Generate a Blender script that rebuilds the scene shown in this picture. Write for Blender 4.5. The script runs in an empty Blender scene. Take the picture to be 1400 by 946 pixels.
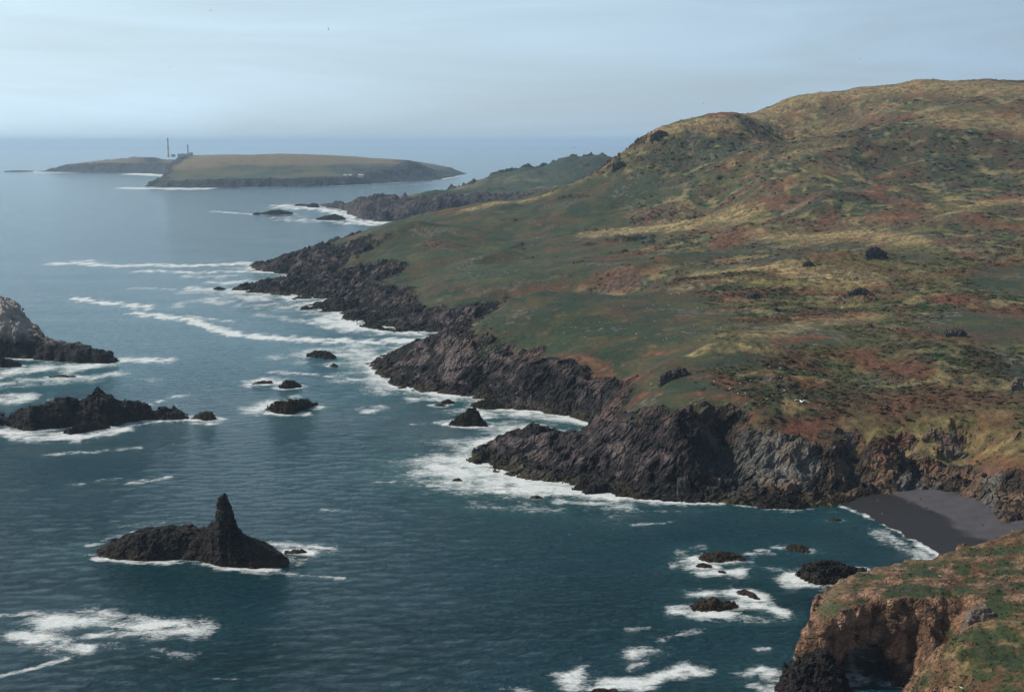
import bpy, math, random
import numpy as np

random.seed(7)
RNG = np.random.default_rng(7)
SC = bpy.context.scene
COL = SC.collection
F32 = np.float32

# ------------------------------------------------------------------ camera maths
FPX, CX, CY, CAMH = 1944.0, 700.0, 473.0, 97.5
PITCH = math.atan(278.0 / FPX)
CP, SP = math.cos(PITCH), math.sin(PITCH)

def ray(u, v):
    fx, fy = (u - CX) / FPX, (CY - v) / FPX
    return np.array([fx, fy * SP + CP, fy * CP - SP])

def at_z(u, v, z=0.0):
    d = ray(u, v); t = (z - CAMH) / d[2]
    return np.array([d[0] * t, d[1] * t, z])

def at_y(u, v, y):
    d = ray(u, v); t = y / d[1]
    return np.array([d[0] * t, y, CAMH + d[2] * t])

# ------------------------------------------------------------------ noise
_perm = np.random.default_rng(11).permutation(256).astype(np.int32)
_perm = np.concatenate([_perm, _perm, _perm])
_ang = np.random.default_rng(12).random(256) * 2 * np.pi
_g2 = np.stack([np.cos(_ang), np.sin(_ang)], 1).astype(F32)
_g3 = np.random.default_rng(13).normal(size=(256, 3)); _g3 /= np.linalg.norm(_g3, axis=1)[:, None]
_g3 = _g3.astype(F32)
_cell = np.random.default_rng(14).random((256, 4)).astype(F32)

def _fade(t): return t * t * t * (t * (t * 6 - 15) + 10)

def n2(x, y, s=0):
    x = np.asarray(x, F32) + F32(s * 17.31); y = np.asarray(y, F32) + F32(s * 9.73)
    xi = np.floor(x); yi = np.floor(y); fx = x - xi; fy = y - yi
    xi = xi.astype(np.int32) & 255; yi = yi.astype(np.int32) & 255
    u = _fade(fx); v = _fade(fy)
    def g(dx, dy):
        h = _perm[_perm[(xi + dx) & 255] + ((yi + dy) & 255)]
        gg = _g2[h]; return gg[..., 0] * (fx - dx) + gg[..., 1] * (fy - dy)
    a = g(0, 0); b = g(1, 0); c = g(0, 1); d = g(1, 1)
    a = a + u * (b - a); c = c + u * (d - c)
    return (a + v * (c - a)) * F32(1.5)

def fbm2(x, y, o=4, s=0, gain=.5, lac=2.03):
    r = 0; a = 1.; t = 0.
    for i in range(o):
        r = r + a * n2(x, y, s + i * 3); t += a; a *= gain; x = x * lac; y = y * lac
    return r / t * 1.4

def rid2(x, y, o=4, s=0, gain=.5):
    r = 0; a = 1.; t = 0.
    for i in range(o):
        r = r + a * (1 - 2 * np.abs(n2(x, y, s + i * 3))); t += a; a *= gain; x = x * 2.07; y = y * 2.07
    return r / t

def n3(x, y, z, s=0):
    x = np.asarray(x, F32) + F32(s * 17.31); y = np.asarray(y, F32) + F32(s * 9.73); z = np.asarray(z, F32) + F32(s * 5.17)
    xi = np.floor(x); yi = np.floor(y); zi = np.floor(z)
    fx = x - xi; fy = y - yi; fz = z - zi
    xi = xi.astype(np.int32) & 255; yi = yi.astype(np.int32) & 255; zi = zi.astype(np.int32) & 255
    u = _fade(fx); v = _fade(fy); w = _fade(fz)
    def g(dx, dy, dz):
        h = _perm[_perm[_perm[(xi + dx) & 255] + ((yi + dy) & 255)] + ((zi + dz) & 255)]
        gg = _g3[h]; return gg[..., 0] * (fx - dx) + gg[..., 1] * (fy - dy) + gg[..., 2] * (fz - dz)
    def pl(dz):
        a = g(0, 0, dz); b = g(1, 0, dz); c = g(0, 1, dz); d = g(1, 1, dz)
        a = a + u * (b - a); c = c + u * (d - c); return a + v * (c - a)
    a = pl(0); b = pl(1)
    return (a + w * (b - a)) * F32(1.5)

def fbm3(x, y, z, o=4, s=0, gain=.5):
    r = 0; a = 1.; t = 0.
    for i in range(o):
        r = r + a * n3(x, y, z, s + i * 3); t += a; a *= gain; x = x * 2.03; y = y * 2.03; z = z * 2.03
    return r / t * 1.4

def blocks3(x, y, z, s=0):
    """cellular noise: (random value of nearest cell, F2-F1)"""
    x = np.asarray(x, F32) + F32(s * 7.3); y = np.asarray(y, F32) + F32(s * 3.1); z = np.asarray(z, F32)
    xi = np.floor(x).astype(np.int32); yi = np.floor(y).astype(np.int32); zi = np.floor(z).astype(np.int32)
    f1 = np.full(x.shape, 9., F32); f2 = np.full(x.shape, 9., F32); val = np.zeros(x.shape, F32)
    for dx in (-1, 0, 1):
        for dy in (-1, 0, 1):
            for dz in (-1, 0, 1):
                h = _perm[_perm[_perm[(xi + dx) & 255] + ((yi + dy) & 255)] + ((zi + dz) & 255)]
                c = _cell[h]
                d = (xi + dx + c[:, 0] - x) ** 2 + (yi + dy + c[:, 1] - y) ** 2 + (zi + dz + c[:, 2] - z) ** 2
                m = d < f1
                f2 = np.where(m, f1, np.minimum(f2, d)); val = np.where(m, c[:, 3], val); f1 = np.where(m, d, f1)
    return val, np.sqrt(f2) - np.sqrt(f1)

def sstep(a, b, x):
    t = np.clip((x - a) / (b - a), 0, 1); return t * t * (3 - 2 * t)

def mix(a, b, t): return a + (b - a) * t

# ------------------------------------------------------------------ mesh helpers
def link_mesh(name, verts, quads=None, tris=None, mat=None, parent=None, smooth=True, attrs=None, cols=None):
    me = bpy.data.meshes.new(name)
    verts = np.asarray(verts, F32)
    nq = 0 if quads is None else len(quads); nt = 0 if tris is None else len(tris)
    me.vertices.add(len(verts)); me.vertices.foreach_set('co', verts.ravel())
    idx = []
    if nq: idx.append(np.asarray(quads, np.int32).ravel())
    if nt: idx.append(np.asarray(tris, np.int32).ravel())
    idx = np.concatenate(idx)
    me.loops.add(len(idx)); me.loops.foreach_set('vertex_index', idx)
    me.polygons.add(nq + nt)
    st = np.concatenate([np.arange(nq) * 4, nq * 4 + np.arange(nt) * 3]).astype(np.int32)
    me.polygons.foreach_set('loop_start', st)
    me.polygons.foreach_set('use_smooth', np.full(nq + nt, smooth, bool))
    me.update(calc_edges=True)
    for k, a in (attrs or {}).items():
        at = me.attributes.new(k, 'FLOAT', 'POINT'); at.data.foreach_set('value', np.asarray(a, F32))
    for k, c in (cols or {}).items():
        at = me.attributes.new(k, 'FLOAT_COLOR', 'POINT')
        c4 = np.ones((len(verts), 4), F32); c4[:, :3] = c; at.data.foreach_set('color', c4.ravel())
    if mat: me.materials.append(mat)
    o = bpy.data.objects.new(name, me); COL.objects.link(o)
    if parent: o.parent = parent
    return o

def tag(o, label=None, cat=None, group=None, kind=None):
    if label: o['label'] = label
    if cat: o['category'] = cat
    if group: o['group'] = group
    if kind: o['kind'] = kind
    return o

def compact(verts, faces, *arrs):
    used = np.zeros(len(verts), bool); used[faces.ravel()] = True
    m = np.cumsum(used) - 1
    return (verts[used], m[faces]) + tuple(a[used] for a in arrs)

def grid_faces(nx, ny):
    i = np.arange(nx * ny).reshape(ny, nx)
    return np.stack([i[:-1, :-1], i[:-1, 1:], i[1:, 1:], i[1:, :-1]], -1).reshape(-1, 4)

def surface_nets(F, org, h, keep=.08):
    S = F < 0
    nx, ny, nz = F.shape
    cnt = np.zeros((nx - 1, ny - 1, nz - 1), np.int8)
    for dx in (0, 1):
        for dy in (0, 1):
            for dz in (0, 1):
                cnt += S[dx:nx - 1 + dx, dy:ny - 1 + dy, dz:nz - 1 + dz]
    act = (cnt > 0) & (cnt < 8)
    I, J, K = np.nonzero(act)
    acc = np.zeros((len(I), 3), F32); num = np.zeros(len(I), F32)
    cs = [(a, b, c) for a in (0, 1) for b in (0, 1) for c in (0, 1)]
    for p in cs:
        for ax in range(3):
            if p[ax]: continue
            q = list(p); q[ax] = 1
            a = F[I + p[0], J + p[1], K + p[2]]; b = F[I + q[0], J + q[1], K + q[2]]
            m = (a < 0) != (b < 0)
            t = np.where(m, a / np.where(m, a - b, 1), 0)
            pos = np.stack([np.full(len(I), p[0], F32), np.full(len(I), p[1], F32), np.full(len(I), p[2], F32)], 1)
            pos[:, ax] = t
            acc += np.where(m[:, None], pos, 0); num += m
    V = (np.stack([I, J, K], 1) + acc / num[:, None]) * h + np.asarray(org)
    idx = np.full(act.shape, -1, np.int32); idx[I, J, K] = np.arange(len(I))
    quads = []
    def emit(c, flip, offs):
        ii = [idx[c[0] - o[0], c[1] - o[1], c[2] - o[2]] for o in offs]
        q = np.stack(ii, 1); q[flip] = q[flip][:, ::-1]
        quads.append(q[(q >= 0).all(1)])
    a = S[:-1, 1:-1, 1:-1] != S[1:, 1:-1, 1:-1]
    i, j, k = np.nonzero(a); j += 1; k += 1
    emit((i, j, k), ~S[i, j, k], [(0, 1, 1), (0, 0, 1), (0, 0, 0), (0, 1, 0)])
    a = S[1:-1, :-1, 1:-1] != S[1:-1, 1:, 1:-1]
    i, j, k = np.nonzero(a); i += 1; k += 1
    emit((i, j, k), S[i, j, k], [(1, 0, 1), (0, 0, 1), (0, 0, 0), (1, 0, 0)])
    a = S[1:-1, 1:-1, :-1] != S[1:-1, 1:-1, 1:]
    i, j, k = np.nonzero(a); i += 1; j += 1
    emit((i, j, k), ~S[i, j, k], [(1, 1, 0), (0, 1, 0), (0, 0, 0), (1, 0, 0)])
    Q = np.concatenate(quads)
    if keep:   # drop crumbs that hang free of the body
        lab = np.arange(len(V))
        while True:
            old = lab.copy(); m = lab[Q].min(1); np.minimum.at(lab, Q.ravel(), np.repeat(m, 4)); lab = lab[lab]
            if (old == lab).all(): break
        cnt_ = np.bincount(lab, minlength=len(V)); ok = cnt_[lab] >= keep * cnt_.max()
        Q = Q[ok[Q[:, 0]]]; V, Q = compact(V, Q)
    return V, Q

# ------------------------------------------------------------------ node helpers
class NT:
    def __init__(s, mat_name):
        s.mat = bpy.data.materials.new(mat_name); s.mat.use_nodes = True
        s.t = s.mat.node_tree; s.t.nodes.clear()
    def n(s, typ, **kw):
        nd = s.t.nodes.new(typ)
        for k, v in kw.items():
            if k == 'inp':
                for a, b in v.items():
                    if isinstance(b, bpy.types.NodeSocket): s.t.links.new(b, nd.inputs[a])
                    else: nd.inputs[a].default_value = b
            else: setattr(nd, k, v)
        return nd
    def math(s, op, a, b=0.0, clamp=False):
        nd = s.n('ShaderNodeMath', operation=op, use_clamp=clamp, inp={0: a, 1: b}); return nd.outputs[0]
    def mapr(s, x, a, b, c=0.0, d=1.0, smooth=False):
        nd = s.n('ShaderNodeMapRange', inp={0: x, 1: a, 2: b, 3: c, 4: d})
        if smooth: nd.interpolation_type = 'SMOOTHSTEP'
        return nd.outputs[0]
    def noise(s, vec, scale, detail=4, rough=.55, dist=0.0):
        nd = s.n('ShaderNodeTexNoise', inp={'Vector': vec, 'Scale': scale, 'Detail': detail, 'Roughness': rough, 'Distortion': dist})
        return nd.outputs[0]
    def mixc(s, f, a, b, mode='MIX'):
        nd = s.n('ShaderNodeMix', data_type='RGBA', blend_type=mode)
        for i, v in ((0, f), (6, a), (7, b)):
            if isinstance(v, bpy.types.NodeSocket): s.t.links.new(v, nd.inputs[i])
            else: nd.inputs[i].default_value = v
        return nd.outputs[2]
    def attr(s, name, out='Fac'):
        return s.n('ShaderNodeAttribute', attribute_name=name).outputs[out]
    def bump(s, h, strength, dist=1.0, normal=None):
        i = {'Height': h, 'Strength': strength, 'Distance': dist}
        if normal is not None: i['Normal'] = normal
        return s.n('ShaderNodeBump', inp=i).outputs[0]
    def out(s, surf):
        o = s.n('ShaderNodeOutputMaterial'); s.t.links.new(surf, o.inputs[0]); return s.mat

def scale_vec(T, vec, sx, sy, sz, rz=0.0):
    m = T.n('ShaderNodeMapping', inp={'Vector': vec, 'Scale': (sx, sy, sz), 'Rotation': (0, 0, rz)})
    return m.outputs[0]

# ------------------------------------------------------------------ materials
def land_material(name, fine=1.0):
    T = NT(name)
    geo = T.n('ShaderNodeNewGeometry').outputs['Position']
    col = T.attr('Col', 'Color'); rock = T.attr('rock')
    a = T.noise(geo, .55 * fine, 6, .65)
    b = T.noise(geo, 2.4 * fine, 4, .65)
    va = T.mapr(a, .3, .7, .66, 1.36); vb = T.mapr(b, .3, .7, .66, 1.36)
    v = T.math('MULTIPLY', va, vb)
    c = T.mixc(1.0, col, T.n('ShaderNodeCombineColor', inp={0: v, 1: v, 2: v}).outputs[0], 'MULTIPLY')
    # pale lichen / guano flecks on rock
    fl = T.mapr(T.noise(geo, .9 * fine, 7, .8), .66, .74)
    fl = T.math('MULTIPLY', fl, T.math('MULTIPLY', rock, .55))
    c = T.mixc(fl, c, (.2, .185, .17, 1))
    vo = T.n('ShaderNodeTexVoronoi', feature='DISTANCE_TO_EDGE', inp={'Vector': T.n('ShaderNodeVectorMath', operation='ADD', inp={0: geo, 1: T.n('ShaderNodeTexNoise', inp={'Vector': geo, 'Scale': .5, 'Detail': 3}).outputs[1]}).outputs[0], 'Scale': .45 * fine}).outputs[0]
    crack = T.mapr(vo, 0.0, .18)
    hr = T.math('ADD', T.math('MULTIPLY', crack, .8), T.math('MULTIPLY', T.noise(geo, .7 * fine, 8, .68), 1.6))
    hg = T.math('ADD', T.math('MULTIPLY', T.noise(geo, .8 * fine, 6, .7), .7), T.math('MULTIPLY', b, .25))
    h = T.n('ShaderNodeMix', data_type='FLOAT', inp={0: rock, 2: hg, 3: hr}).outputs[0]
    nrm = T.bump(h, .9, 1.0 / fine)
    p = T.n('ShaderNodeBsdfPrincipled', inp={'Base Color': c, 'Roughness': .9, 'Specular IOR Level': .2, 'Normal': nrm})
    return T.out(p.outputs[0])

def rock_material(name, base, tint, pale=.25, wet=True, fine=1.0, top=None):
    T = NT(name)
    geo = T.n('ShaderNodeNewGeometry'); pos = geo.outputs['Position']
    z = T.n('ShaderNodeSeparateXYZ', inp={0: pos}).outputs[2]
    a = T.noise(pos, .35 * fine, 6, .65); b = T.noise(pos, 1.9 * fine, 5, .7)
    c = T.mixc(T.mapr(a, .38, .64), base, tint)
    v = T.mapr(b, .3, .7, .5, 1.6)
    c = T.mixc(1.0, c, T.n('ShaderNodeCombineColor', inp={0: v, 1: v, 2: v}).outputs[0], 'MULTIPLY')
    fl = T.math('MULTIPLY', T.mapr(T.noise(pos, 1.1 * fine, 8, .8), .62, .72), pale)
    c = T.mixc(fl, c, (.30, .28, .26, 1))
    if top:
        zt, colr = top
        k = T.mapr(T.math('ADD', z, T.math('MULTIPLY', a, 8.0)), zt, zt + 5)
        c = T.mixc(k, c, colr)
    rough = .85
    if wet:  # weedy, wet band by the water
        w = T.mapr(T.math('ADD', z, T.math('MULTIPLY', b, 1.2)), 1.0, 2.4, 1.0, 0.0)
        c = T.mixc(T.math('MULTIPLY', w, .6), c, (.030, .020, .011, 1))
        rough = T.mapr(w, 0, 1, .85, .5)
    vo = T.n('ShaderNodeTexVoronoi', feature='DISTANCE_TO_EDGE', inp={'Vector': T.n('ShaderNodeVectorMath', operation='ADD', inp={0: pos, 1: T.n('ShaderNodeTexNoise', inp={'Vector': pos, 'Scale': .8, 'Detail': 3}).outputs[1]}).outputs[0], 'Scale': .8 * fine}).outputs[0]
    h = T.math('ADD', T.math('MULTIPLY', T.mapr(vo, 0, .15), .5), T.math('MULTIPLY', T.noise(pos, 1.2 * fine, 8, .7), 1.3))
    p = T.n('ShaderNodeBsdfPrincipled', inp={'Base Color': c, 'Roughness': rough, 'Specular IOR Level': .12, 'Normal': T.bump(h, .9, .7 / fine)})
    return T.out(p.outputs[0])

def sea_material():
    T = NT('sea_water')
    pos = T.n('ShaderNodeNewGeometry').outputs['Position']
    foam = T.attr('foam'); aer = T.attr('aer')
    w1 = scale_vec(T, pos, .52, .58, 1, math.radians(-14))
    w2 = scale_vec(T, pos, 1.1, 1.5, 1, math.radians(8))
    h1 = T.noise(w1, 1.0, 6, .66, .6)
    h2 = T.noise(w2, 1.0, 4, .6, .3)
    big = T.noise(scale_vec(T, pos, .012, .03, 1, math.radians(-6)), 1.0, 4, .6)
    gust = T.mapr(big, .32, .68, .80, 1.3)
    h = T.math('ADD', T.math('ADD', T.math('MULTIPLY', T.noise(scale_vec(T, pos, .10, .17, 1, math.radians(12)), 1.0, 3, .55, .5), .5), T.math('MULTIPLY', h1, 3.5)), T.math('MULTIPLY', h2, .8))
    # short chop in the lee of the cliffs, longer smoother water out to sea
    chop = T.mapr(T.n('ShaderNodeSeparateXYZ', inp={0: pos}).outputs[1], 290, 680, 1.2, .24)
    nrm = T.bump(h, T.math('MULTIPLY', gust, chop), 1.0)
    deep = T.mixc(T.mapr(big, .35, .65), (.0024, .044, .068, 1), (.0038, .058, .084, 1))
    deep = T.mixc(T.math('MULTIPLY', aer, .8, True), deep, (.035, .135, .145, 1))
    water = T.n('ShaderNodeBsdfPrincipled', inp={'Base Color': deep, 'Roughness': .10, 'IOR': 1.34, 'Normal': nrm})
    # foam breakup: fine lace inside a density map that belongs to the surface
    fv = scale_vec(T, pos, .6, .95, 1, math.radians(-8))
    lace = T.noise(fv, .42, 9, .66, 1.3)
    lace2 = T.noise(fv, 1.5, 7, .7, .8)
    vein = T.mapr(T.math('ABSOLUTE', T.math('SUBTRACT', T.noise(fv, .8, 5, .6, 1.8), .5)), 0.0, .10, 1.0, 0.0)
    nn = T.math('ADD', T.math('MULTIPLY', T.mapr(lace, .3, .7), .50), T.math('ADD', T.math('MULTIPLY', T.mapr(lace2, .3, .7), .30), T.math('MULTIPLY', vein, .22)))
    m = T.math('MULTIPLY', T.math('ADD', T.math('MULTIPLY', foam, 1.22), T.math('SUBTRACT', nn, 1.0)), 1.5, True)
    capn = T.noise(scale_vec(T, pos, .22, .40, 1, math.radians(-12)), 1.0, 7, .72, .8)
    cap = T.math('MULTIPLY', T.mapr(capn, .69, .76), T.mapr(lace2, .42, .62, 0, .55))
    m = T.math('MAXIMUM', m, cap)
    white = T.n('ShaderNodeBsdfPrincipled', inp={'Base Color': T.mixc(T.mapr(nn, .2, .75), (.40, .47, .49, 1), (.70, .70, .68, 1)), 'Roughness': .8, 'Specular IOR Level': .1, 'Normal': T.bump(nn, .5, .8)})
    ms = T.n('ShaderNodeMixShader', inp={0: m, 1: water.outputs[0], 2: white.outputs[0]})
    return T.out(ms.outputs[0])

def sand_material():
    T = NT('black_sand')
    pos = T.n('ShaderNodeNewGeometry').outputs['Position']
    wet = T.attr('wet')
    n1 = T.noise(pos, .25, 6, .6); n2_ = T.noise(pos, 3.0, 4, .7)
    dry = T.mixc(T.mapr(n1, .35, .65), (.048, .045, .050, 1), (.068, .063, .069, 1))
    dry = T.mixc(T.mapr(n2_, .62, .75, 0, .5), dry, (.16, .15, .14, 1))
    c = T.mixc(wet, dry, (.015, .0145, .0165, 1))
    p = T.n('ShaderNodeBsdfPrincipled', inp={'Base Color': c, 'Roughness': T.mapr(wet, 0, 1, .95, .7), 'Specular IOR Level': .2, 'Normal': T.bump(n2_, .3, .2)})
    return T.out(p.outputs[0])

def plain(name, colr, rough=.7, var=.2, scale=2.0):
    T = NT(name)
    pos = T.n('ShaderNodeTexCoord').outputs['Object']
    v = T.mapr(T.noise(pos, scale, 4), .3, .7, 1 - var, 1 + var)
    c = T.mixc(1.0, (*colr, 1), T.n('ShaderNodeCombineColor', inp={0: v, 1: v, 2: v}).outputs[0], 'MULTIPLY')
    p = T.n('ShaderNodeBsdfPrincipled', inp={'Base Color': c, 'Roughness': rough, 'Specular IOR Level': .25})
    return T.out(p.outputs[0])

M_LAND = land_material('hillside_ground')
M_FAR = land_material('far_ground', .25)
M_HEAD = land_material('headland_ground', 2.2)
M_SEA = sea_material()
M_SAND = sand_material()
M_BLACK = rock_material('black_basalt', (.0065, .007, .008, 1), (.042, .035, .031, 1), .3)
M_BROWN = rock_material('brown_weedy_rock', (.022, .016, .010, 1), (.050, .037, .020, 1), .1)
M_STACK = rock_material('pale_topped_rock', (.009, .011, .013, 1), (.034, .031, .030, 1), .2, top=(11.0, (.40, .34, .29, 1)))  # colour turns pale with height above the water
M_CRAG = rock_material('purple_grey_crag', (.045, .038, .040, 1), (.11, .095, .09, 1), .35, wet=False)
M_BOULDER = rock_material('lichen_boulder', (.10, .075, .058, 1), (.20, .165, .14, 1), .5, wet=False, fine=1.6)

# ------------------------------------------------------------------ land height machinery
class TPS:
    def __init__(s, pts, lam=2e-4, sc=400.0):
        P = np.array([[p[0], p[1]] for p in pts]) / sc; z = np.array([p[2] for p in pts]); n = len(P)
        r2 = ((P[:, None] - P[None]) ** 2).sum(-1)
        K = np.where(r2 > 0, r2 * np.log(np.maximum(r2, 1e-12)), 0) + lam * np.eye(n)
        A = np.zeros((n + 3, n + 3)); A[:n, :n] = K; A[:n, n] = 1; A[:n, n + 1:] = P; A[n, :n] = 1; A[n + 1:, :n] = P.T
        w = np.linalg.solve(A, np.concatenate([z, np.zeros(3)]))
        s.P, s.w, s.sc = P.astype(F32), w.astype(F32), sc
    def __call__(s, x, y):
        x = (x / s.sc).astype(F32); y = (y / s.sc).astype(F32)
        r = s.w[-3] + s.w[-2] * x + s.w[-1] * y
        for (a, b), w in zip(s.P, s.w):
            q = (x - a) ** 2 + (y - b) ** 2
            r = r + w * q * np.log(np.maximum(q, F32(1e-9)))
        return r

def poly_sd(x, y, poly):
    """signed distance (+ inside) and smooth interpolation of per-vertex columns 2.."""
    P = np.asarray([p[:2] for p in poly], F32); A = np.asarray([p[2:] for p in poly], F32)
    d = np.full(x.shape, 1e9, F32); ins = np.zeros(x.shape, bool)
    num = [np.zeros(x.shape, F32) for _ in range(A.shape[1])]; den = np.zeros(x.shape, F32)
    n = len(P)
    for i in range(n):
        a = P[i]; b = P[(i + 1) % n]; e = b - a; L = float(e @ e) + 1e-9
        t = np.clip(((x - a[0]) * e[0] + (y - a[1]) * e[1]) / L, 0, 1)
        q = (x - a[0] - t * e[0]) ** 2 + (y - a[1] - t * e[1]) ** 2
        d = np.minimum(d, q)
        wt = 1.0 / (q + 30.0) ** 2; den += wt
        for k in range(A.shape[1]): num[k] += wt * (A[i, k] + (A[(i + 1) % n, k] - A[i, k]) * t)
        c = ((a[1] > y) != (b[1] > y))
        if abs(e[1]) > 1e-9: ins ^= c & (x < a[0] + (y - a[1]) / e[1] * e[0])
    d = np.sqrt(d)
    return np.where(ins, d, -d), [q / den for q in num]

def land_height(x, y, poly, tps, jag=4.0, carve=()):
    """heights, coast distance / rock width ratio"""
    wx = fbm2(x / 22, y / 22, 4, 1) * jag + fbm2(x / 6, y / 6, 3, 5) * jag * .35
    wy = fbm2(x / 22, y / 22, 4, 2) * jag + fbm2(x / 6, y / 6, 3, 6) * jag * .35
    d, (w, rw, toe) = poly_sd(x + wx, y + wy, poly)
    hin = np.maximum(tps(x, y), 3.0)
    for (u1, v1, u2, v2, rad, dep) in carve:
        ex, ey = u2 - u1, v2 - v1; L = ex * ex + ey * ey + 1e-6
        t = np.clip(((x - u1) * ex + (y - v1) * ey) / L, 0, 1)
        q = np.sqrt((x - u1 - t * ex) ** 2 + (y - v1 - t * ey) ** 2) / rad
        hin = hin - dep * np.exp(-q * q * 1.5)
    hin = np.maximum(hin, 1.5)
    s = np.clip(d / w, 0, 1)
    prof = .55 * s ** .8 + .45 * sstep(.25, .95, s)
    z = toe + (hin - toe) * prof
    z = np.where(d < 0, toe + d * .5, z)
    return np.maximum(z, -6.0), d, w, rw

def W(u, v, z=0.0): p = at_z(u, v, z); return (float(p[0]), float(p[1]))

# --- main land: foot of the rocks as seen, then the hidden back
main_coast = []
def cpx(u, v, w, rw, z=0.0, toe=None): main_coast.append((*W(u, v, z), w, rw, z - .4 if toe is None else toe))
def cw(x, y, w, rw, toe=-.4): main_coast.append((x, y, w, rw, toe))
cw(215, 318, 10, 12, 3.5); cw(160, 338, 9, 11, 3.5)
cpx(1400, 706, 12, 12, 3.8, 3.4); cpx(1380, 708, 14, 14, 3.6, 3.2); cpx(1340, 688, 13, 13, 3.2, 2.8); cpx(1305, 676, 9, 10, 3.0, 2.6); cpx(1265, 668, 9, 10, 2.8, 2.4)
cpx(1225, 670, 10, 12, 2.4, 2.0); cpx(1195, 680, 14, 16, 1.2, 1.0)
cpx(1165, 693, 20, 21); cpx(1110, 693, 22, 19); cpx(1060, 692, 24, 22); cpx(1010, 692, 22, 21); cpx(940, 686, 21, 19)
cpx(890, 683, 21, 21); cpx(840, 676, 22, 25); cpx(790, 667, 24, 30); cpx(750, 660, 26, 36); cpx(700, 652, 26, 42); cpx(658, 643, 15, 44)
cpx(630, 629, 10, 44); cpx(656, 606, 14, 40); cpx(700, 592, 20, 34); cpx(730, 581, 16, 30); cw(18, 469, 10, 16); cw(26, 473, 5, 10); cw(28, 486, 5, 10); cpx(760, 566, 10, 14)
cpx(725, 561, 14, 16); cpx(690, 560, 14, 18); cpx(655, 548, 18, 22); cpx(648, 541, 20, 24); cpx(610, 541, 24, 24); cpx(570, 535, 28, 32)
cpx(538, 527, 34, 44); cpx(516, 514, 22, 48); cpx(502, 496, 20, 50); cpx(540, 480, 32, 46); cpx(575, 468, 24, 36); cpx(592, 459, 16, 22)
cw(-20, 722, 8, 12); cw(10, 716, 8, 10); cw(-15, 738, 14, 20)
cpx(586, 455, 20, 24); cpx(550, 455, 28, 34); cpx(500, 449, 32, 40); cpx(472, 440, 34, 42); cpx(466, 428, 34, 42); cpx(440, 427, 34, 42); cpx(408, 424, 38, 48); cpx(450, 408, 36, 42)
cpx(425, 409, 36, 46); cpx(400, 410, 36, 50); cpx(385, 404, 34, 56); cpx(345, 400, 28, 64); cpx(311, 397, 26, 72); cpx(345, 391, 26, 70)
cpx(372, 384, 26, 62); cpx(390, 386, 26, 58); cpx(404, 384, 26, 54); cpx(402, 377, 26, 54); cpx(375, 373, 26, 58); cpx(347, 370, 26, 60); cpx(342, 363, 26, 54)
cw(-175, 1165, 32, 36); cw(-125, 1250, 30, 22); cw(-40, 1300, 60, 50); cw(60, 1390, 60, 50); cw(250, 1650, 80, 50); cw(600, 2000, 80, 50); cw(1300, 2000, 80, 50); cw(1300, 500, 60, 40); cw(500, 260, 40, 30)

inl = []
for u, v, Y in [
    (1400, 650, 368), (1310, 630, 397), (1250, 625, 390), (1150, 600, 396), (1070, 588, 398), (1010, 562, 401), (960, 560, 402), (900, 560, 412), (870, 558, 425),
    (840, 522, 503), (790, 508, 515), (760, 500, 524), (700, 484, 556), (650, 478, 566), (620, 477, 572), (600, 462, 606),
    (900, 500, 455), (800, 450, 560), (700, 440, 582), (650, 450, 585), (770, 401, 636), (850, 406, 624), (925, 380, 655), (700, 420, 612), (850, 540, 455),
    (1000, 520, 430), (1000, 500, 450), (1010, 476, 468), (950, 490, 462), (1000, 450, 520), (1000, 400, 620), (1000, 375, 690), (1060, 368, 705), (1000, 350, 770), (1000, 325, 830), (1000, 300, 900),
    (1200, 560, 415), (1100, 560, 410), (1100, 500, 462), (1200, 500, 470), (1280, 470, 490), (1200, 450, 525), (1100, 440, 540), (1200, 400, 610), (1200, 345, 710), (1200, 300, 830), (1320, 455, 515),
    (1390, 600, 387), (1300, 590, 402), (1390, 550, 420), (1390, 500, 466), (1390, 450, 520), (1390, 400, 600), (1390, 350, 690), (1390, 300, 800),
    (700, 398, 765), (850, 374, 760), (930, 365, 745), (640, 380, 820), (480, 380, 905), (560, 388, 850), (545, 318, 1020), (600, 340, 950), (700, 340, 930), (800, 340, 900), (900, 330, 880),
    (430, 385, 940), (420, 350, 1090), (470, 340, 1090), (500, 330, 1080),
    (900, 280, 1000), (800, 290, 1020), (700, 300, 1050), (1100, 300, 860), (1300, 300, 815), (1100, 250, 930), (1200, 250, 930), (1300, 250, 930), (1390, 250, 925), (1000, 250, 980),
    (1250, 180, 1050), (1390, 170, 1060), (1150, 180, 1090), (1050, 195, 1080), (950, 163, 1150), (1010, 160, 1150), (905, 175, 1150), (880, 192, 1150), (930, 200, 1112), (895, 232, 1070), (960, 215, 1078), (1085, 205, 1135), (1190, 215, 1010), (1040, 158, 1195), (830, 230, 1150), (750, 264, 1150), (650, 287, 1150), (590, 297, 1150), (530, 309, 1150), (490, 324, 1180),
    (1100, 129, 1250), (1200, 117, 1270), (1300, 111, 1280), (1400, 112, 1280), (1500, 114, 1280)]:
    p = at_y(u, v, Y); inl.append(tuple(p))
for x, y, z in [(25, 690, 9), (50, 684, 16), (70, 684, 26), (0, 705, 4), (20, 480, 3), (25, 465, 3), (0, 440, 4), (12, 446, 3.8), (23, 446, 4.2), (28, 444, 5.8), (-10, 428, 3.6), (37, 446, 15.5), (36, 470, 15), (35, 488, 14),
                (0, 1230, 14), (100, 1300, 30), (300, 1420, 90), (500, 1500, 110), (800, 1300, 120), (900, 800, 70), (500, 500, 32), (300, 380, 18), (240, 345, 14), (700, 1700, 50)]:
    inl.append((x, y, z))
MAIN_TPS = TPS(inl)
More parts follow.
